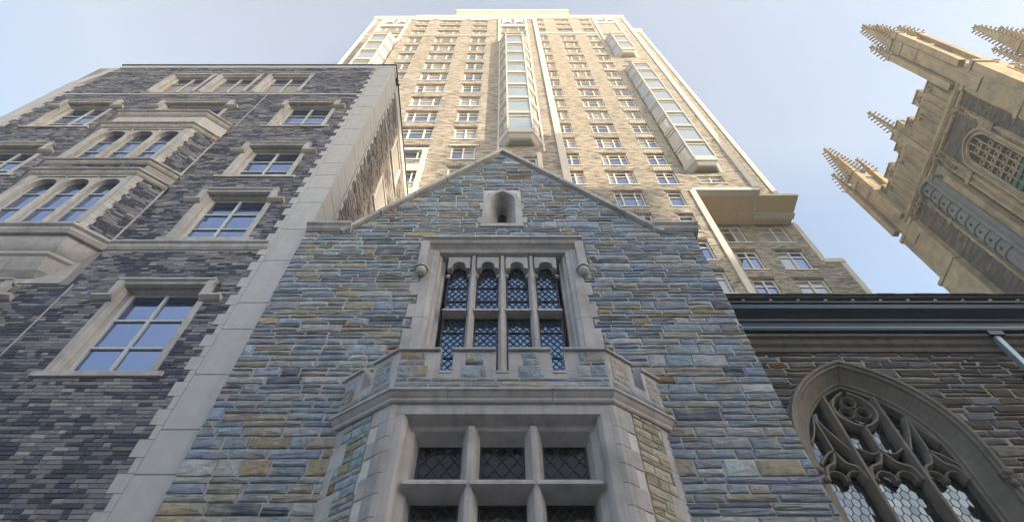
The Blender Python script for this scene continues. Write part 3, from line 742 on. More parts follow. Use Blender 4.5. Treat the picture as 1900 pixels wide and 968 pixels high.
for (z0, z1, zs) in ((12.95, 15.0, 14.55), (16.15, 18.1, 17.7)):
    MB().box(-11.06, -8.59, BFY-.001, GB+.1, z1+.06, z1+.13).build('head_band', 'limestone', bay)
    for a, b in lights3:
        c = (a+b)/2; hw = (b-a)/2
        zf = lambda x: zs + (z1-zs-.02)*(max(0, 1-abs((x-c)/hw)**2.6))**.55
        MB().arch_plate(a-.002, b+.002, zf, z1+.07, BFY+.03, GB+.02, 20).build('arched_head', 'limestone', bay)
        zz = [z0, z0+(z1-z0)*.36, z0+(z1-z0)*.70, z1]
        f = MB()
        for x in (a, b-.04): f.box(x, x+.04, GB-.03, GB+.02, z0, z1)
        for q in zz[:3]: f.box(a, b, GB-.025, GB+.018, q-.012, q+.02)
        f.build('frame', 'window_frame', bay)
        for j in range(3):
            t = R.uniform(-.003, .003); MB().add([(a, GB+t, zz[j]), (b, GB-t, zz[j]), (b, GB-t, zz[j+1]), (a, GB+t, zz[j+1])], [(0,1,2,3)]).build('pane', 'glass', bay)
    for s in (-1, 1):
        T = plane_T(BX0, LY, -11.08, BFY) if s < 0 else plane_T(-8.58, BFY, BX1, LY)
        Lc = math.hypot(.58, LY-BFY)
        MB(T).box(-.02, Lc+.02, .006, .3, z0-.2, z1+.25).build('cheek', 'brick_mortar', bay)
        zz = z0-.2; k = 0; hol = []
        while zz < z1+.2:
            h = .17; e = .20 if k % 2 else .10
            for a, b in (((0, .10+e*.4), (Lc-.06, Lc)) if s > 0 else ((Lc-.10-e*.4, Lc), (0, .06))):
                MB(T).box(a, b, -.004, .1, zz+.003, zz+h-.003).build('quoin_block', 'limestone', bay); hol.append((a, b, zz, zz+h))
            zz += h; k += 1
        brick_field(0, Lc, z0-.2, z1+.25, hol, T, bay, 0, random.Random(4), Y=.0, lens=(.1, .16, .22))
def ring_mould(name, zb, zt, out, mt='limestone'):
    h = zt-zb
    for seg in (BPATH[:2]+[(-10.3, BFY)], [(-10.294, BFY), (-9.2, BFY)], [(-9.194, BFY)]+BPATH[2:]): MB().sweep([(-.2, zt), (out*.5, zt), (out, zt-h*.22), (out, zt-h*.42), (out*.55, zt-h*.55), (out*.5, zt-h*.75), (out*.15, zb), (-.2, zb)], seg).build(name, mt, bay, bevel=.005)
ring_mould('string_course', 12.38, 12.70, .13); ring_mould('string_course', 15.13, 15.33, .13); ring_mould('string_course', 15.72, 15.92, .13)
ring_mould('cornice', 18.23, 18.45, .14); ring_mould('cornice', 19.15, 19.40, .16)
MB().sweep([(0, 18.45), (0, 19.15), (-.25, 19.15), (-.25, 18.45)][::-1], BPATH).build('parapet_panel', 'limestone_new', bay)
MB().sweep([(0, 15.33), (0, 15.72), (-.2, 15.72), (-.2, 15.33)][::-1], BPATH).build('band_wall', 'brick_mortar', bay)
brick_field(-11.08, -8.58, 15.335, 15.715, [], ident, bay, 0, random.Random(6), Y=BFY)
MB().slab([(p[0], p[1]+.02) for p in BPATH], 19.2, 19.38).build('bay_roof', 'limestone_new', bay)
n = 10; prof = [(-.0, 12.40)]
for i in range(n+1):
    t = i/n; prof.append((-.05-.30*(1-math.cos(t*math.pi/2)), 12.40-.5*math.sin(t*math.pi/2)))
co = MB().sweep([(-.5, 12.40)] + prof[::-1][::-1] + [(-.5, 11.9)], [(BX0+.0, LY+.02), (-11.08, BFY), (-8.58, BFY), (BX1, LY+.02)])
co.build('corbel', 'limestone', bay)
P2 = [(-11.35, LY+.02), (-10.95, BFY+.18), (-8.72, BFY+.18), (-8.33, LY+.02)]
MB().sweep([(-.3, 11.95), (.02, 11.95), (.06, 11.90), (.05, 11.84), (.0, 11.80), (-.03, 11.70), (-.1, 11.5), (-.2, 11.38), (-.3, 11.34)], P2).build('corbel_roll', 'limestone', bay, bevel=.004)
MB().box(-11.5, -8.2, LY-.02, LY+.1, 11.22, 11.9).build('corbel_slab', 'limestone', bay)

# ------------------------------------------------------------------ residential tower behind
tow = thing('apartment_tower', 'tall sunlit cream brick apartment tower with pale canted bay windows', 'tower')
TY, RY, SY, QY = 15.0, 18.5, 20.3, 21.2               # left block, right block, right strip, recessed base
wmesh = {}
def tower_window(x0, x1, z0, z1, Y, panes, parent, lintel=True, curtain=.35, trans=True, gm=None):
    """frame of posts and transom, separate panes, sill and a soldier course over it"""
    w = round(x1-x0, 2); h = round(z1-z0, 2); key = (w, h, panes, trans)
    fr = {1: [0, 1], 2: [0, .5, 1], 3: [0, .27, .73, 1]}[panes]
    if key not in wmesh:
        f = MB(); e = .045
        for i, t in enumerate(fr):
            x = t*w; a = x if i == 0 else (x-2*e if i == len(fr)-1 else x-e); f.box(a, a+2*e, .10, .26, 0, h)
        f.box(0, w, .12, .26, 0, .10); f.box(0, w, .12, .26, h-.10, h)
        if trans: f.box(0, w, .14, .26, h*.70, h*.70+.07)
        f.mould([(-.06, -.12), (-.06, -.03), (.26, .0), (.26, -.12)], -.12, w+.12)
        l = MB(); n = max(5, int(w/.16))
        for i in range(n): xx = -.08+(w+.16)*i/n; l.box(xx, xx+(w+.16)/n*.62, -.05, .05, h+.02, h+.20)
        l.box(-.08, w+.08, -.022, .05, h+.2, h+.26)
        ps = []
        for i in range(panes):
            g = MB(); g.add([(fr[i]*w, .2, 0), (fr[i+1]*w, .2, 0), (fr[i+1]*w, .2, h), (fr[i]*w, .2, h)], [(0,1,2,3)]); ps.append(g)
        wmesh[key] = (f.mesh('window'), l.mesh('lintel'), ps, {})
    f, l, ps, pm = wmesh[key]
    o = share(f, 'window', 'tower_frame', parent, (x0, Y, z0))
    if lintel: share(l, 'lintel', 'lintel_brick', o)
    for i, g in enumerate(ps):
        m = gm or ('glass_curtain' if R.random() < curtain else 'tower_glass')
        if (i, m) not in pm: pm[(i, m)] = g.mesh('pane')
        share(pm[(i, m)], 'pane', m, o)
    return o
def tower_bay(cx, Yw, zb, zt, fh, parent, label, proj=.88, hf=.80, hw=1.42, floors=3.27):
    path = [(cx-hw, Yw), (cx-hf, Yw-proj), (cx+hf, Yw-proj), (cx+hw, Yw)]
    b = MB()
    b.sweep([(-.12, zb+.7), (0, zb+.7), (0, zb+.05), (-.08, zb), (-.3, zb-.25), (-.45, zb-.3), (-.45, zb+.7)], path)
    b.slab([(p[0]*.96+cx*.04, p[1]+.03) for p in path], zb, zb+.1)
    b.sweep([(-.3, zt), (.05, zt), (.08, zt+.15), (.05, zt+.32), (-.3, zt+.4)], path); b.slab([(p[0], p[1]+.02) for p in path], zt+.1, zt+.3)
    for p, q in ((0, .5), (1, 0), (2, 0), (3, .5)): x, y = path[p]; b.box(x-.06, x+.06, y-.03+q*.06, y+.12, zb+.5, zt+.05)
    b = b.build('bay_window', 'bay_panel', parent, bevel=.01); b['label'] = label
    z = zb+.7
    while z < zt-.5:
        top = min(z+floors, zt); sp = min(.55, (top-z)*.3)
        MB().sweep([(-.05, top-sp), (-.02, top-sp), (-.02, top), (-.05, top)], path).build('spandrel', 'bay_panel', b)
        den = MB(); n = 14
        for i in range(n): x = cx-hf+.1+(2*hf-.2)*i/n; den.box(x, x+.055, Yw-proj-.05, Yw-proj, top-sp+.02, top-sp+.26)
        den.build('dentil_course', 'tower_trim', b)
        for i in range(3):
            (ax, ay), (bx, by) = path[i], path[i+1]; T = plane_T(ax, ay, bx, by); L = math.hypot(bx-ax, by-ay)
            m = 'bay_glass' if R.random() < .8 else 'glass_curtain'
            MB(T).add([(.08, .06, z), (L-.08, .06, z), (L-.08, .06, top-sp), (.08, .06, top-sp)], [(0,1,2,3)]).build('pane', m, b)
            for zr in (z, top-sp-.5): MB(T).box(.08, L-.08, .0, .1, zr, zr+.06).build('rail', 'tower_frame', b)
        z = top
    return b
lh, rh, qh, sh = [], [], [], []
win_jobs = []
left_rows = [36.9+3.27*k for k in range(-4, 10)]
for zb in left_rows:
    for x0, x1, n in ((-9.64, -8.25, 2), (-6.87, -4.62, 3), (-3.2, -1.68, 2)):
        win_jobs.append((x0, x1, zb, zb+2.12, TY, n, lh, True))
for k in range(3):
    zb = 70.1+2.55*k
    for x0, x1, n in ((-9.64, -8.25, 2), (-6.87, -4.62, 3), (-3.2, -1.68, 2)): win_jobs.append((x0, x1, zb, zb+1.45, TY, n, lh, True))
win_jobs += [(.25, 2.1, 35.3, 37.3, TY, 2, lh, False), (.25, 2.1, 32.0, 34.0, TY, 2, lh, False)]
for c in (1.15, -12.05): win_jobs.append((c-1.3, c+1.3, 68.2, 70.6, TY, 3, lh, False)); win_jobs.append((c-1.3, c+1.3, 71.4, 73.4, TY, 3, lh, False))
right_rows = [50.5+3.23*k for k in range(-7, 12)]
for zb in right_rows:
    win_jobs.append((4.55, 5.78, zb, zb+2.12, RY, 2, rh, True)); win_jobs.append((7.43, 9.33, zb, zb+2.12, RY, 3, rh, True))
    if zb > 39.5: win_jobs.append((10.8, 12.22, zb, zb+2.12, RY, 2, rh, True))
    else: win_jobs.append((10.95, 11.95, zb, zb+2.1, RY, 1, rh, True))
for k in range(3):
    zb = 87.6+2.9*k
    for x0, x1, n in ((4.55, 5.78, 2), (7.43, 9.33, 3), (10.8, 12.22, 2)): win_jobs.append((x0, x1, zb, zb+1.5, RY, n, rh, True))
win_jobs += [(13.7, 15.4, 41.05, 42.15, RY, 2, rh, False), (13.6, 15.3, 71.2, 72.9, RY, 2, rh, False), (13.0, 15.7, 69.9, 70.9, RY, 3, rh, False), (13.0, 15.7, 84.0, 86.2, RY, 3, rh, False)]
for zb in (31.0, 34.3, 37.6):
    win_jobs.append((15.06, 16.45, zb, zb+2.2, QY, 2, qh, True)); win_jobs.append((17.65, 19.45, zb, zb+2.2, QY, 2, qh, True))
win_jobs.append((17.7, 18.9, 40.9, 42.8, SY, 2, sh, True))
for x0, x1, z0, z1, Y, n, hl, li in win_jobs:
    hl.append((x0, x1, z0-.05, z1)); tower_window(x0, x1, z0, z1, Y, n, tow, li, gm='bay_panel' if False else None)
def wall_part(name, x0, x1, Y, z0, z1, hl, depth=.4, mt='tower_brick'):
    m = MB()
    for r in subtract([(x0, x1, z0, z1)], hl): m.box(r[0], r[1], Y, Y+depth, r[2], r[3])
    m.box(x0, x1, Y+depth+.05, Y+depth+.1, z0, z1); return m.build(name, mt, tow)
wall_part('left_block_wall', -14.6, 3.85, TY, 0, 78, lh); wall_part('right_block_wall', -12.2, 17.35, RY, 40, 96.6, rh)
wall_part('right_block_wall', 3.5, 12.75, RY, 0, 39.99, [h for h in rh if h[2] < 40]); wall_part('strip_wall', 17.35, 20.1, SY, 40, 96.0, sh); wall_part('base_wall', 12.6, 20.5, QY, 0, 40.3, qh)
wall_part('base_wall', 20.5, 21.6, QY, 0, 35.0, [])
MB().box(3.4, 3.84, TY+.5, RY, 0, 78).box(-14.6, -14.2, TY+.5, 30, 0, 78).box(-14.6, 3.84, TY+.5, 30, 77.5, 77.95).box(-12.2, 17.3, RY+.5, 36, 96, 96.5).box(-12.2, -11.8, RY+.5, 36, 70, 96).box(19.7, 20.1, SY+.5, 36, 40, 95.9).box(12.35, 12.74, RY+.5, QY+.5, 0, 39.9).box(21.2, 21.58, QY+.5, 36, 0, 34.9).build('side_wall', 'tower_brick', tow)
# soffit of the overhang, in panels
sf = MB().box(12.76, 20.1, RY+.45, QY+.3, 40.02, 40.3).build('soffit', 'soffit', tow)
MB().box(12.8, 17.36, RY-.06, RY+.46, 39.86, 40.25).build('edge_trim', 'tower_trim', tow, bevel=.02); MB().box(17.362, 20.15, SY-.06, SY+.4, 39.86, 40.25).build('edge_trim', 'tower_trim', tow, bevel=.02)
MB().box(17.30, 17.38, RY+.46, SY-.06, 39.88, 40.24).build('edge_trim', 'tower_trim', tow)
for i in range(4):
    for j in range(2):
        x = 12.85+i*1.12; y = RY+.5+j*1.1; MB().box(x, x+1.1, y, y+1.08, 39.985, 40.03).build('soffit_panel', 'soffit', sf)
for i in range(3): MB().box(17.42+i*.88, 17.42+i*.88+.86, SY+.42, QY-.02, 39.985, 40.03).build('soffit_panel', 'soffit', sf)
# trims
def trim(x0, x1, Y, z0, z1, p=.08, nm='pilaster'): MB().box(x0, x1, Y-p, Y+.05, z0, z1).build(nm, 'tower_trim', tow, bevel=.015)
trim(3.45, 3.9, TY, 0, 78, .12); trim(-14.65, -14.35, TY, 0, 78); trim(12.55, 12.95, RY, 0, 39.85, .1); trim(16.95, 17.4, RY, 40.25, 96.6, .1); trim(19.75, 20.15, SY, 40.25, 96, .08); trim(20.2, 20.55, QY, 35.2, 39.98); trim(21.3, 21.65, QY, 0, 35.0); trim(-.32, -.2, TY, 38, 78, .06); trim(2.55, 2.68, TY, 38, 78, .06)
MB().box(20.3, 21.7, QY-.12, QY+.4, 35.0, 35.5).build('step_coping', 'tower_trim', tow, bevel=.1)
trim(-14.6, -.6, TY, 69.0, 69.25, .1, 'string_course'); trim(4.0, 12.5, RY, 86.3, 86.7, .1, 'string_course')
for zz, Y, x0, x1 in ((77.2, TY, -14.7, 3.9), (96.0, RY, -12.3, 17.4), (95.6, SY, 17.41, 20.2)): MB().mould([(Y+.5, zz+.9), (Y-.25, zz+.85), (Y-.25, zz+.5), (Y-.1, zz+.3), (Y-.08, zz), (Y+.5, zz)], x0, x1).build('cornice', 'tower_trim', tow)
for c, Y, zb, zt in ((1.15, TY, 70.6, 77.2), (-12.05, TY, 70.6, 77.2), (14.3, RY, 86.3, 95.9)):   # arched crowns over the bays
    hd = MB(); hd.box(c-1.6, c-1.35, Y-.1, Y+.05, zb-4, zt).box(c+1.35, c+1.6, Y-.1, Y+.05, zb-4, zt)
    o = hd.build('bay_crown', 'tower_trim', tow)
    for s in (-.68, .68):
        f = pointed_f(.52, zt-2.2, .8, c+s); MB().arch_plate(c+s-.52, c+s+.52, f, zt, Y-.09, Y+.02, 14).build('arched_panel', 'tower_trim', o)
        MB().box(c+s-.5, c+s+.5, Y-.03, Y-.01, zt-2.6, zt-1.4).build('louvre', 'tower_glass', o)
    MB().box(c-1.349, c+1.349, Y-.08, Y+.04, zt-3.5, zt-2.61).build('panel', 'tower_trim', o)
for x0, x1 in ((-10.0, -7.9), (-7.3, -4.2), (-3.6, -1.3)): MB().box(x0, x1, TY-.05, TY+.04, 76.85, 77.15).build('panel', 'tower_trim', tow)
MB().box(-3.35, -1.5, TY-.055, TY, 39.0, 39.2).build('panel', 'tower_trim', tow)
for x0, x1, z0, z1 in ((-4.95, -4.63, 29.5, 38.5), (-6.9, -6.88, 29.5, 38.5), (-1.4, -1.38, 29, 33)): trim(x0, x1, TY, z0, z1, .05, 'panel')
for zz in (31.95, 35.2, 38.3): trim(-6.9, -4.6, TY, zz, zz+.9 if zz < 38 else zz+.35, .06, 'panel')
trim(-.05, .24, TY, 34.9, 37.8, .08, 'panel'); trim(2.11, 2.4, TY, 34.9, 37.8, .08, 'panel')
for zb in right_rows:                                   # slatted spandrels in the two-pane column of the right block
    if zb > 41: 
        sl = MB()
        for i in range(9): sl.box(10.86+i*.15, 10.93+i*.15, RY-.04, RY+.03, zb-1.0, zb-.35)
        sl.build('spandrel_grille', 'tower_trim', tow)
for k in range(20): MB().box(18.5, 19.0, SY-.03, SY+.05, 44+k*2.6, 44.35+k*2.6).build('vent', 'lintel_brick', tow)
tower_bay(1.15, TY, 39.2, 66.4, 3, tow, 'long canted glass bay rising up the middle of the tower'); tower_bay(-12.05, TY, 40, 66.5, 3, tow, 'canted glass bay at the left corner of the tower')
tower_bay(14.5, RY, 43.0, 69.0, 3, tow, 'long canted glass bay above the overhang'); tower_bay(14.3, RY, 74.6, 82.8, 3, tow, 'short canted glass bay near the tower top')
ph = MB()
for r in [(-7.5, 10.9, 97, 112.4)]: ph.box(r[0], r[1], 20.5, 33, r[2], r[3])
ph = ph.build('penthouse', 'tower_brick', tow); MB().box(-7.6, 11.0, 20.4, 33.1, 111.9, 112.6).build('cornice', 'tower_trim', ph)
for cx in (-4.4, -.2, 3.9, 8.1):
    f = pointed_f(.75, 106.0, .75, cx); MB().arch_plate(cx-.75, cx+.75, f, 108.2, 20.36, 20.46, 14).build('arched_louvre', 'tower_trim', ph)
    for k in range(4): MB().box(cx-.66+k*.35, cx-.43+k*.35, 20.42, 20.49, 104, 107.0).build('louvre_slat', 'tower_glass', ph)

# ------------------------------------------------------------------ church aisle to the right
AY = 8.2; WC = 6.47
ai = thing('church_aisle', 'dark rubble stone church aisle with pointed traceried window under a deep gutter', 'church')
HOOD = (1.55, 7.0, 8.72, 2.15); zs_a = 8.72
Th = lambda x, y, z: (x, AY+y, z)
def tangent_clip(p, side, hw, zs, rise):
    """cut a stone against one side of the pointed arch"""
    zc = sum(q[1] for q in p)/len(p); Rr = (hw*hw+rise*rise)/(2*hw); cx = WC - side*(Rr-hw)
    zz = max(0, min(zc-zs, rise*.999)); a = math.asin(zz/Rr) if zc > zs else 0
    nx, nz = side*math.cos(a), math.sin(a)
    return clip(p, -nx, -nz, -(nx*cx+nz*zs+Rr))
polys = []; ra = random.Random(21)
for r in ashlar(4.02, 17.0, 6.0, 11.22, [.12, .16, .2, .24], .28, .78, .3, ra):
    p = rect_poly(r); cz = (r[2]+r[3])/2
    j = [(q[0]+ra.uniform(-.03, .03), q[1]+ra.uniform(-.012, .012)) for q in p]
    if r[3] < zs_a+2.2 and r[1] > WC-1.6 and r[0] < WC+1.6:
        for s in (-1, 1):
            q = tangent_clip(j, s, 1.57, zs_a, 2.17); q = clip(q, -s, 0, -s*WC) if q else q
            if len(q) > 2 and area(q) > .006: polys.append(q)
    else: polys.append(j)
apal = [(30, (.066,.059,.052)), (22, (.088,.086,.090)), (14, (.13,.14,.155)), (14, (.055,.052,.055)), (8, (.12,.095,.06)), (1, (.13,.075,.045)), (6, (.15,.13,.11))]
lay_stones(polys, Th, AY, ai, 'aisle_stone', apal, .036, .016, rg=ra, wob=.018)
wm = MB(Th).box(3.9, WC-1.5, .012, .6, 0, 11.6).box(WC+1.5, 17, .012, .6, 0, 11.6).box(WC-1.5, WC+1.5, .012, .6, 0, 6.2)
wm.arch_plate(WC-1.5, WC+1.5, pointed_f(1.5, zs_a, 2.1, WC), 11.6, .012, .6, 40); wm.build('wall', 'mortar_tan', ai)
aw = MB(Th)
def Lp(hw, rise): return pointed(hw, 6.2, zs_a, rise, 12, WC)
def rings(mb, seq):
    for (A, ya), (B, yb) in zip(seq, seq[1:]):
        n = len(A); mb.add([(x, ya, z) for x, z in A]+[(x, yb, z) for x, z in B], [(i, i+1, n+i+1, n+i) for i in range(n-1)])
rings(aw, [(Lp(1.16, 1.76), .5), (Lp(1.16, 1.76), .27), (Lp(1.20, 1.80), .25), (Lp(1.215, 1.815), .21), (Lp(1.25, 1.85), .20)])
aw = aw.build('traceried_window', 'limestone_old', ai); aw['label'] = 'pointed window with curving stone tracery and leaded glass'
A1, A2 = Lp(1.25, 1.85), Lp(1.42, 2.02)
def mix(p, q, t): return (p[0]+(q[0]-p[0])*t, p[1]+(q[1]-p[1])*t)
for a, b in [(0, 1)] + [(i, i+2) for i in range(1, 25, 2)] + [(25, 26)]:   # voussoirs of the splayed order
    ks = list(range(a, b+1)); ip = [A1[k] for k in ks]; op = [A2[k] for k in ks]
    g = .006/max(.05, math.dist(A1[a], A1[a+1])); ip[0] = mix(A1[a], A1[a+1], g); op[0] = mix(A2[a], A2[a+1], g)
    n = len(ks); m = MB(Th); vs = [(x, .20, z) for x, z in ip] + [(x, .10, z) for x, z in [mix(p, q, .55) for p, q in zip(ip, op)]] + [(x, .0, z) for x, z in op] + [(x, .3, z) for x, z in op]
    m.add(vs, [(r*n+k, r*n+k+1, (r+1)*n+k+1, (r+1)*n+k) for r in range(3) for k in range(n-1)]); m.build('voussoir', 'limestone_old', aw)
hm = MB(Th); rings(hm, [(Lp(1.42, 2.02), .02), (Lp(1.43, 2.03), -.05), (Lp(1.47, 2.07), -.06), (Lp(1.49, 2.09), -.11), (Lp(1.54, 2.14), -.12), (Lp(1.57, 2.17), -.04), (Lp(1.57, 2.17), .04)]); hm.build('hood_mould', 'limestone_old', aw)
for s in (-1, 1):
    st = MB(Th)
    for k in range(16): st.ball((WC+s*1.53+R.uniform(-.10, .10), -.10+R.uniform(-.06, .05), 8.12+R.uniform(-.16, .14)), R.uniform(.04, .075), 7, 5)
    st.build('carved_stop', 'limestone_old', aw, smooth=True)
def tb(path, w=.10, y0=.24, y1=.42, nm='tracery_bar', both=True):
    for s in ((1, -1) if both else (1,)):
        P = [(WC+s*x, z) for x, z in path]
        if s < 0: P = P[::-1]
        MB(Th).bar(P, w, y0, y1).build(nm, 'limestone_old', aw)
def curve(pts, n=6):                                     # smooth path through points
    out = []
    for i in range(len(pts)-1):
        p0 = pts[max(i-1, 0)]; p1 = pts[i]; p2 = pts[i+1]; p3 = pts[min(i+2, len(pts)-1)]
        for k in range(n):
            t = k/n; out.append(tuple(.5*((2*p1[c])+(-p0[c]+p2[c])*t+(2*p0[c]-5*p1[c]+4*p2[c]-p3[c])*t*t+(-p0[c]+3*p1[c]-3*p2[c]+p3[c])*t**3) for c in (0, 1)))
    return out+[pts[-1]]
def arc(cx, cz, r, a0, a1, n=10): return [(cx+r*math.cos(math.radians(a0+(a1-a0)*i/n)), cz+r*math.sin(math.radians(a0+(a1-a0)*i/n))) for i in range(n+1)]
tb([(.46, 6.2), (.46, 10.18)], .135, .2, .44, 'mullion')
tb(curve([(.50, 8.36), (.56, 8.60), (.72, 8.70), (.81, 8.95)])); tb(curve([(1.15, 8.36), (1.07, 8.60), (.91, 8.70), (.81, 8.95)]))
tb([(.81, 8.88), (.84, 9.72)], .09); tb(curve([(.84, 9.75), (.72, 9.4), (.55, 9.02), (.48, 8.9)]), .08); tb(curve([(.84, 9.72), (.95, 9.4), (1.12, 9.1)]), .07); tb(curve([(.82, 8.95), (.98, 8.85), (1.14, 8.66)]), .08)
tb(curve([(.40, 8.36), (.34, 8.60), (.14, 8.70), (0, 8.95)])); tb([(0, 8.88), (0, 9.52)], .10, both=False); tb(curve([(0, 8.95), (.18, 8.88), (.40, 9.0)]), .06)
tb(curve([(0, 9.50), (.16, 9.56), (.33, 9.72), (.37, 9.95), (.26, 10.18), (.05, 10.34)]), .10)
for cx_, cz_ in ((-.15, 9.86), (.15, 9.86), (0, 10.12)): tb(arc(cx_, cz_, .13, 0, 360, 18), .035, .28, .40, 'cusp', both=False)
for lc in (.81, 0.0):
    for q in ((-1, 1)):
        for s in ((1, -1) if lc else (1,)): tb([(s*x, z) for x, z in arc(lc+q*.17, 8.40, .15, -20, 200, 14)], .05, .28, .40, 'cusp', both=False)
MB(Th).box(WC-1.5, WC+1.5, .44, .47, 6.2, 10.7).build('lead_cames', 'lead', aw)
pn = MB(Th); hw_, hh_ = .066, .10; row = 0; z = 6.3
while z < 10.6:
    x = WC-1.2 + (hw_ if row % 2 else 0)
    while x < WC+1.2:
        t1, t2 = R.uniform(-.05, .05), R.uniform(-.05, .05); g = .87
        P = [(0, -1.0), (1, -.45), (1, .45), (0, 1.0), (-1, .45), (-1, -.45)]
        pn.add([(x+a*hw_*g, .425+a*hw_*t1+b*hh_*t2, z+b*hh_*.93) for a, b in P], [tuple(range(6))]); x += 2*hw_
    z += hh_*1.45; row += 1
pn.build('leaded_panes', 'glass_aisle', aw, kind='stuff')
# cornice, gutter, eaves
Tg = lambda x, y, z: (x, AY+y, 11.15+(z-11.54)*.8)
MB(Tg).mould([(.05, 11.98), (-.24, 11.98), (-.24, 11.90), (-.17, 11.86), (-.14, 11.74), (-.08, 11.68), (-.06, 11.56), (.05, 11.54)], 4.0, 17).build('cornice', 'cornice_old', ai, bevel=.01)
gt = MB(Tg).mould([(.1, 12.02), (-.28, 12.02), (-.30, 12.05), (-.30, 12.30), (-.34, 12.33), (-.36, 12.40), (-.44, 12.47), (-.52, 12.58), (-.55, 12.70), (-.59, 12.72), (-.59, 12.78), (-.5, 12.80), (.1, 12.80)], 4.0, 17).build('gutter', 'gutter_metal', ai, bevel=.012)
MB(Tg).box(4.0, 17, -.305, -.27, 12.13, 12.15).build('gutter_seam', 'downpipe_metal', gt)
for k in range(22): MB(Tg).box(4.4+k*.57, 4.46+k*.57, -.58, -.46, 12.83, 12.87).build('gutter_bracket', 'limestone_new', gt)
rfp = [(-.60, 12.92), (-.62, 12.96), (5.5, 19.5), (5.5, 19.2), (.0, 12.82), (-.4, 12.86)]
MB(Tg).mould(rfp, 4.0, 17).build('roof', 'slate', ai)
for k in range(34): MB(Tg).box(4.0+k*.38, 4.0+k*.38+.372, -.66+R.uniform(-.008, .008), -.2, 12.965, 12.99+R.uniform(0, .012)).build('eaves_slate', 'slate', ai)
dp = MB(Tg).box(9.83, 9.95, -.25, -.13, 2, 11.99).build('downpipe', 'downpipe_metal', ai, bevel=.015)
for zz in (7.4, 10.6): MB(Tg).box(9.80, 9.98, -.265, .0, zz, zz+.07).build('pipe_clip', 'gutter_metal', dp)
MB(Tg).box(9.74, 10.04, -.29, -.08, 11.88, 12.03).build('pipe_shoe', 'gutter_metal', dp)

# ------------------------------------------------------------------ church tower
ct = thing('church_tower', 'weathered stone gothic church tower with stepped parapet and crocketed pinnacles', 'church tower')
TX, TN, TF, ZS = 30.0, 11.9, 22.1, 42.35
Tw = lambda x, y, z: (TX+y, TF-x, z); Ts = lambda x, y, z: (TX+x, TN+y, z)
W = TF-TN
MB().box(TX+.02, TX+10, TN+.02, TF, 0, ZS).build('wall', 'church_joint', ct)
cpal = [(.060,.050,.039), (.080,.066,.050), (.095,.080,.062), (.11,.094,.073), (.05,.045,.04), (.078,.063,.049), (.13,.11,.084), (.088,.076,.062)]
LXw = TF-15.05                                          # belfry window centre on the face
wh = [(LXw-1.35, LXw+1.35, 20, 39.6), (LXw-.9, LXw+.9, 39.5, 40.0), (2.35, 4.7, 20, 42.3)]
for e in (0, W-.5): wh.append((e, e+.5, 0, 50))
for c in (LXw-1.75, LXw+1.45, 2.0, 5.0): wh.append((c-.16, c+.3, 20, 41.2))
for T, hol in ((Tw, wh), (Ts, [(0, .5, 0, 50), (3.5, 6.5, 20, 39.5)])):
    brick_field(.0, W if T is Tw else 10, 27.0, 41.6, hol, T, ct, 300 if T is Tw else 0, random.Random(31), pal=cpal, ch=.25, proud=.04, Y=.0, colf=lambda x, z, rg: rg.randrange(8), lens=(.4, .55, .7, .9), rot=-math.pi/2 if T is Tw else 0)
for T, L in ((Tw, W), (Ts, 10)):
    MB(T).mould([(.05, ZS+.35), (-.28, ZS+.33), (-.36, ZS+.15), (-.34, ZS), (-.18, ZS-.14), (.05, ZS-.2)], -.1, L+.1).build('string_course', 'church_stone', ct)
    k = 0; x = .7
    for xb in (1.4, 3.35, 5.1, 6.85, 8.4):               # roll moulding between carved bosses
        MB(T).tube((x, -.06, ZS-.42), (xb-.22, -.06, ZS-.42), .17, .17, 10).build('roll_mould', 'church_stone', ct, smooth=False); x = xb+.22
        b = MB(T)
        for q in range(14): b.ball((xb+R.uniform(-.2, .2), -.16+R.uniform(-.1, .08), ZS-.45+R.uniform(-.22, .2)), R.uniform(.07, .12), 6, 4)
        b.build('carved_boss', 'church_stone', ct, smooth=True)
    MB(T).tube((x, -.06, ZS-.42), (L-.5, -.06, ZS-.42), .17, .17, 10).build('roll_mould', 'church_stone', ct)
steps = [(11.95, 12.65, 46.5), (12.65, 13.7, 45.8), (13.7, 14.73, 46.55), (14.73, 15.7, 45.7), (15.7, 16.35, 46.5), (16.35, 17.86, 47.6), (17.86, 18.42, 46.75), (18.42, 19.45, 46.0), (19.45, 20.65, 46.8), (20.65, 21.3, 46.1), (21.3, 21.95, 46.7)]
for T in (Tw, Ts):
    par = MB(T).box(.1, W-.1, -.02, .4, ZS+.34, 45.5).build('parapet', 'church_stone', ct)
    for y0, y1, zt in steps:
        a, b = TF-y1, TF-y0
        MB(T).box(a+.002, b-.002, -.04, .4, 45.5, zt-.16).build('merlon', 'church_stone', par)
        MB(T).mould([(.45, zt-.16), (-.12, zt-.16), (-.14, zt-.08), (-.04, zt), (.45, zt)], a-.02, b+.02).build('merlon_cap', 'church_stone', par)
        n = 3
        for q in range(3):                                # pierced trefoil in each merlon
            ang = math.radians(90+120*q); cx_ = (a+b)/2+.17*math.cos(ang); cz_ = zt-.62+.17*math.sin(ang)
            MB(T).bar(arc(cx_, cz_, .13, 0, 360, 10), .06, -.11, -.03).build('trefoil', 'church_stone', par)
            MB(T).ball((cx_, -.035, cz_), .08, 6, 4, sy=.15).build('trefoil_eye', 'dark_opening', par)
    x = .35; 
    while x < W-.2: MB(T).slab([(x-.07, -.02), (x-.03, -.24), (x+.03, -.24), (x+.07, -.02)], ZS+.34, 45.3).build('rib', 'church_stone', par); x += .55
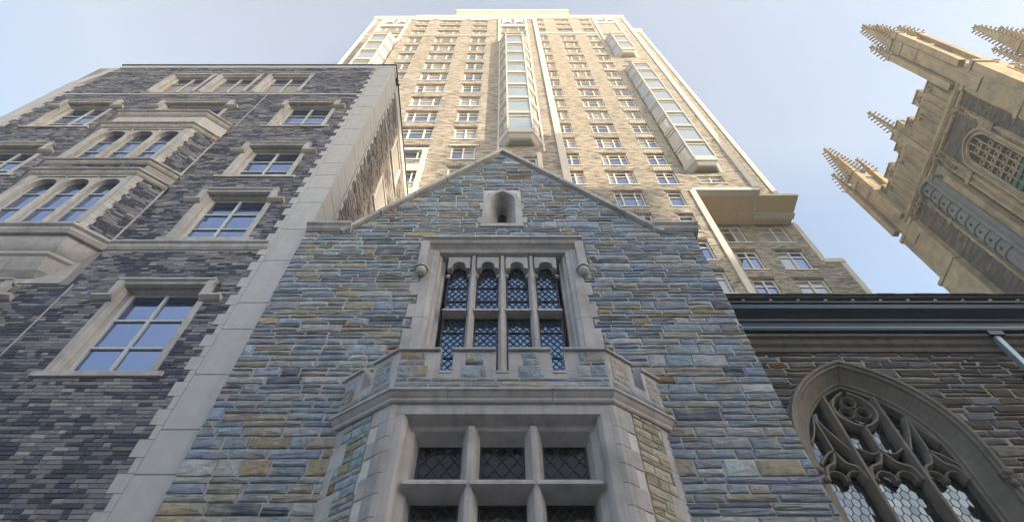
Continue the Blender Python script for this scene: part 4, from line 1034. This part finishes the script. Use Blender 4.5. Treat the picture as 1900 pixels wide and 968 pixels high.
def pinnacle(mb, cx, cy, z0, zs, zt, w, cr=.12):
    mb.box(cx-w/2, cx+w/2, cy-w/2, cy+w/2, z0, zs)
    mb.box(cx-w*.62, cx+w*.62, cy-w*.62, cy+w*.62, zs-.12, zs)
    t = zt-.35; b = w*.5
    mb.add([(cx-b, cy-b, zs), (cx+b, cy-b, zs), (cx+b, cy+b, zs), (cx-b, cy+b, zs), (cx-.05, cy-.05, t), (cx+.05, cy-.05, t), (cx+.05, cy+.05, t), (cx-.05, cy+.05, t)], [(0,1,5,4), (1,2,6,5), (2,3,7,6), (3,0,4,7), (4,5,6,7)])
    n = max(4, int((t-zs)/.48))
    for i in range(n):
        f = (i+.4)/n; r = b*(1-f)+.05*f; z = zs+(t-zs)*f
        for dx, dy in ((1, 1), (1, -1), (-1, 1), (-1, -1)):
            p = Vector((cx+dx*r*.9, cy+dy*r*.9, z)); q = p+Vector((dx*cr*1.3, dy*cr*1.3, cr*.5)); mb.tube(p, q, cr*.42, cr*.5, 5); mb.ball(q, cr*.58, 5, 4)
    mb.ball((cx, cy, t+.05), .1, 6, 4); mb.box(cx-.2, cx+.2, cy-.05, cy+.05, t+.1, t+.22); mb.box(cx-.05, cx+.05, cy-.2, cy+.2, t+.1, t+.22); mb.tube((cx, cy, t), (cx, cy, zt), .06, .03, 5)
def turret(cx, cy, zt, label, dx=1, dy=1):
    b = MB(); h = .72
    b.slab([(cx+h*a, cy+h*c) for a, c in ((-1,-.55),(-.55,-1),(.55,-1),(1,-.55),(1,.55),(.55,1),(-.55,1),(-1,.55))], 40.5, 50.2)
    b.sweep([(0, 47.3), (.12, 47.45), (.12, 47.6), (0, 47.8)], [(cx-h, cy+h*.55), (cx-h, cy-h*.55), (cx-h*.55, cy-h), (cx+h*.55, cy-h), (cx+h, cy-h*.55)])
    t = b.build('turret', 'church_stone', ct); t['label'] = label
    m = MB(); pinnacle(m, cx, cy, 50, 51.2, zt, 1.0, .17); m.build('spire', 'church_stone', t)
    for a, c, z in ((-1,-1, 54.0), (1,-1, 53.6), (-1,1, 53.8), (1,1, 53.4)):
        m = MB(); pinnacle(m, cx+a*.78, cy+c*.78, 42.6, 50.2, z-.4, .44, .12); m.build('pinnacle', 'church_stone', t)
    for a, c in ((-1, 0), (0, -1), (0, 1)):               # gablet between the small pinnacles
        m = MB(); x, y = cx+a*.74, cy+c*.74
        if a: m.slab([(x-.06, y-.45), (x+.05, y-.45), (x+.05, y+.45), (x-.06, y+.45)], 49.4, 50.0)
        else: m.slab([(x-.45, y-.06), (x+.45, y-.06), (x+.45, y+.06), (x-.45, y+.06)], 49.4, 50.0)
        m.build('gablet', 'church_stone', t)
turret(TX+.35, TN-.35, 56.9, 'crocketed corner turret above the stepped parapet'); turret(TX+.4, TF+.55, 57.4, 'crocketed corner turret beside the open sky'); turret(TX+10.2, TN-.2, 57.6, 'crocketed turret on the street corner of the tower')
mp_ = MB(); pinnacle(mp_, TX-.12, 17.05, ZS+.3, 47.4, 51.4, .34, .13); mp_.build('pinnacle', 'church_stone', ct)
for c in (LXw-1.6, LXw+1.6, 2.1, 5.0):                  # wall shafts with crocketed heads
    m = MB(Tw); m.slab([(c-.12, .0), (c-.05, -.2), (c+.05, -.2), (c+.12, .0)], 24, 40.6); m.box(c-.2, c+.2, -.26, .02, 38.2, 38.45)
    m.build('wall_shaft', 'church_stone', ct)
    m = MB(Tw)
    for q in range(7):
        for s in (-1, 1): m.ball((c+s*.17, -.16, 40.0+q*.27), .09, 6, 4)
    m.build('crockets', 'church_stone', ct, smooth=True)
    z = 28.0; k = 0
    while z < 41.2: MB(Tw).box(c-.16-(.12 if k % 2 else 0), c+.16+(0 if k % 2 else .12), -.02, .05, z, z+.4).build('quoin_block', 'church_stone', ct); z += .42; k += 1
for T, x0 in ((Tw, 0), (Tw, W-.5)):
    z = 27.0; k = 0
    while z < 41.5: MB(T).box(x0, x0+.5+(0 if k % 2 else .0), -.03, .05, z+.005, z+.55).build('quoin_block', 'church_stone', ct); z += .56; k += 1
# buttresses clasping the corners
for cy, y0, y1 in ((TF, 21.75, 23.9), (TN, 10.3, 12.25)):
    for x0, x1, z0, z1 in ((29.55, 31.2, 0, 36.8), (29.75, 31.0, 36.8, 42.1)):
        e = 0 if z0 == 0 else .18; b0, b1 = (y0, y1-e) if cy == TF else (y0+e, y1)
        m = MB().box(x0, x1, b0, b1, z0, z1).build('buttress', 'church_stone', ct, bevel=.03)
        MB().box(x0-.1, x1+.05, b0-.1, b1+.1, z1-.35, z1+.0).build('buttress_cap', 'church_stone', m, bevel=.06)
for y0, y1 in ((TF-.1, TF+1.3), (TN-1.1, TN+.2)): MB().box(29.95, 31.0, y0, y1, 42.0, 45.5).build('turret_base', 'church_stone', ct, bevel=.04)
# belfry window
bw = MB(Tw); zs_b = 38.7
def Bp(hw, rise): return pointed(hw, 24, zs_b, rise, 10, LXw)
rings(bw, [(Bp(1.32, 1.45), .0), (Bp(1.30, 1.43), -.18), (Bp(1.18, 1.31), -.2), (Bp(1.14, 1.27), -.02), (Bp(1.02, 1.15), -.04), (Bp(.98, 1.11), -.12), (Bp(.92, 1.05), -.12), (Bp(.86, .99), .0)])
bw = bw.build('belfry_window', 'church_stone', ct); bw['label'] = 'round shouldered belfry window with pierced tracery'
vo = MB(Tw); vo.add([(x, -.012, z) for x, z in Bp(1.02, 1.15)], [list(range(len(Bp(1, 1))))]); vo.build('dark_void', 'dark_opening', bw)
for dx in (-.42, 0, .42): MB(Tw).slab([(LXw+dx-.055, .0), (LXw+dx, -.09), (LXw+dx+.055, .0)], 24, 39.4 if dx else 39.75).build('mullion', 'church_stone', bw)
for row, zz in enumerate((38.9, 38.1, 37.3, 36.5, 35.7)):
    for dx in (-.63, -.21, .21, .63):
        if row == 0 and abs(dx) > .5: continue
        MB(Tw).bar(arc(LXw+dx, zz, .15, 0, 360, 10), .07, -.07, -.015).build('quatrefoil', 'church_stone', bw); MB(Tw).box(LXw+dx-.2, LXw+dx+.2, -.07, -.015, zz-.30, zz-.22).build('transom', 'church_stone', bw)
for zz in (34.9, 34.4, 33.9, 33.4): MB(Tw).add([(LXw-.85, -.08, zz), (LXw+.85, -.08, zz), (LXw+.85, -.015, zz+.35), (LXw-.85, -.015, zz+.35)], [(0,1,2,3)]).build('louvre_slat', 'patina', bw)
# ringed stair shaft with its flat flue
sx = TF-19.0; sm = MB(Tw)
sm.slab([(sx+.58*math.cos(math.radians(a)), -.15-.58*math.sin(math.radians(a))) for a in range(180, -1, -15)][::-1] + [(sx-.58, .1), (sx+.58, .1)][:0], 24, 41.4)
sm = sm.build('stair_shaft', 'church_lead', ct); sm['label'] = 'half round ringed stair shaft on the tower wall'
for k in range(10):
    z = 41.2-k*.95; rr = .66 if k else .78; MB(Tw).slab([(sx+rr*math.cos(math.radians(a)), -.15-rr*math.sin(math.radians(a))) for a in range(0, 181, 15)], z, z+(.10 if k else .3)).build('ring_band', 'church_lead', sm)
    if 0 < k: MB(Tw).box(sx-.08, sx+.08, -.75, -.6, z+.4, z+.62).build('slit', 'dark_opening', sm)
MB(Tw).box(sx+.60, sx+1.05, -.55, .1, 24, 40.9).build('flue', 'church_lead', sm, bevel=.03); MB(Tw).box(sx+.55, sx+1.12, -.62, .1, 40.9, 41.15).build('flue_cap', 'church_lead', sm)
MB(Tw).box(sx+1.06, sx+1.5, -.4, .1, 24, 40.2).build('flue', 'church_stone', sm, bevel=.03); MB(Tw).tube((sx+.58, -.58, 24), (sx+.58, -.58, 41.3), .13, .13, 8).build('shaft_roll', 'church_lead', sm)

# ------------------------------------------------------------------ unseen blocks and houses behind the camera, added for their shade
wnd = MB().box(-.6, .6, -.02, .06, 0, 1.9).mesh('window')
for nm, lb, x0, x1, h in (('shade_block', 'unseen tall brick block, flat roofed, added to shade the gable and residence', 72, 106.3, 61.5), ('shade_block_low', 'unseen lower brick block, added to let sun pass above it', 106.4, 126.2, 51), ('shade_slab', 'unseen tallest brick slab, added to shade the lower apartment tower', 126.3, 136, 80), ('shade_block_broad', 'broad brick block at the far end of the street', 136.1, 180, 71)):  # casters added out of view, heights and gap shaped to the wanted shade
    t = thing(nm, lb, 'building')
    MB().box(x0, x1, -66, -60, -.15, h).build('wall', 'neighbour_brick', t); MB().box(x0, x1, -60.0, -59.7, h-1.2, h-.4).build('cornice', 'limestone_old', t)
    n = int((x1-x0)/4)
    for i in range(n):
        for j in range(int(h/3.6)-1): share(wnd, 'window', 'glass', t, (x0+(i+.5)*(x1-x0)/n, -59.98, 3+j*3.6))

rows = ((-62, -41, 15, 'unseen brown brick row house with five bays, added to cut sky light'), (-40.9, -20, 17, 'unseen taller brown brick row house opposite the residence, added to cut sky light'), (-19.9, 2, 14.5, 'unseen low brown brick row house opposite the gable, added to cut sky light'), (2.1, 24, 16, 'unseen brown brick row house opposite the aisle, added to cut sky light'), (24.1, 48, 17.5, 'unseen brown brick row house opposite the church tower, added to cut sky light'), (48.1, 68, 16, 'unseen brown brick row house at the end of the street, added to cut sky light'))  # row houses opposite, added out of view to screen low sky glow
for x0, x1, h, lb in rows:
    t = thing('screen_row_house', lb, 'house', group='row houses added across the street to cut sky light')
    MB().box(x0, x1, -32, -18, -.15, h).build('wall', 'neighbour_brick', t); MB().box(x0, x1, -18, -17.6, h-.9, h-.2).build('cornice', 'limestone_old', t)
    n = int((x1-x0)/4)
    for i in range(n):
        for j in range(int(h/3.6)-1): share(wnd, 'window', 'glass', t, (x0+(i+.5)*(x1-x0)/n, -17.98, 2+j*3.6)).rotation_euler.z = math.pi

# ------------------------------------------------------------------ thin evening haze round the whole place
hz = MB().box(-70, 190, -70, 45, -1.2, 114).build('haze', 'concrete'); hz['kind'] = 'stuff'
hm = bpy.data.materials.new('haze'); hm.use_nodes = True; hm.node_tree.nodes.clear()
ho = hm.node_tree.nodes.new('ShaderNodeOutputMaterial'); hv = hm.node_tree.nodes.new('ShaderNodeVolumePrincipled')
hv.inputs['Color'].default_value = (.97, .96, .91, 1); hv.inputs['Density'].default_value = .0034
hm.node_tree.links.new(hv.outputs[0], ho.inputs['Volume']); hz.data.materials.clear(); hz.data.materials.append(hm)
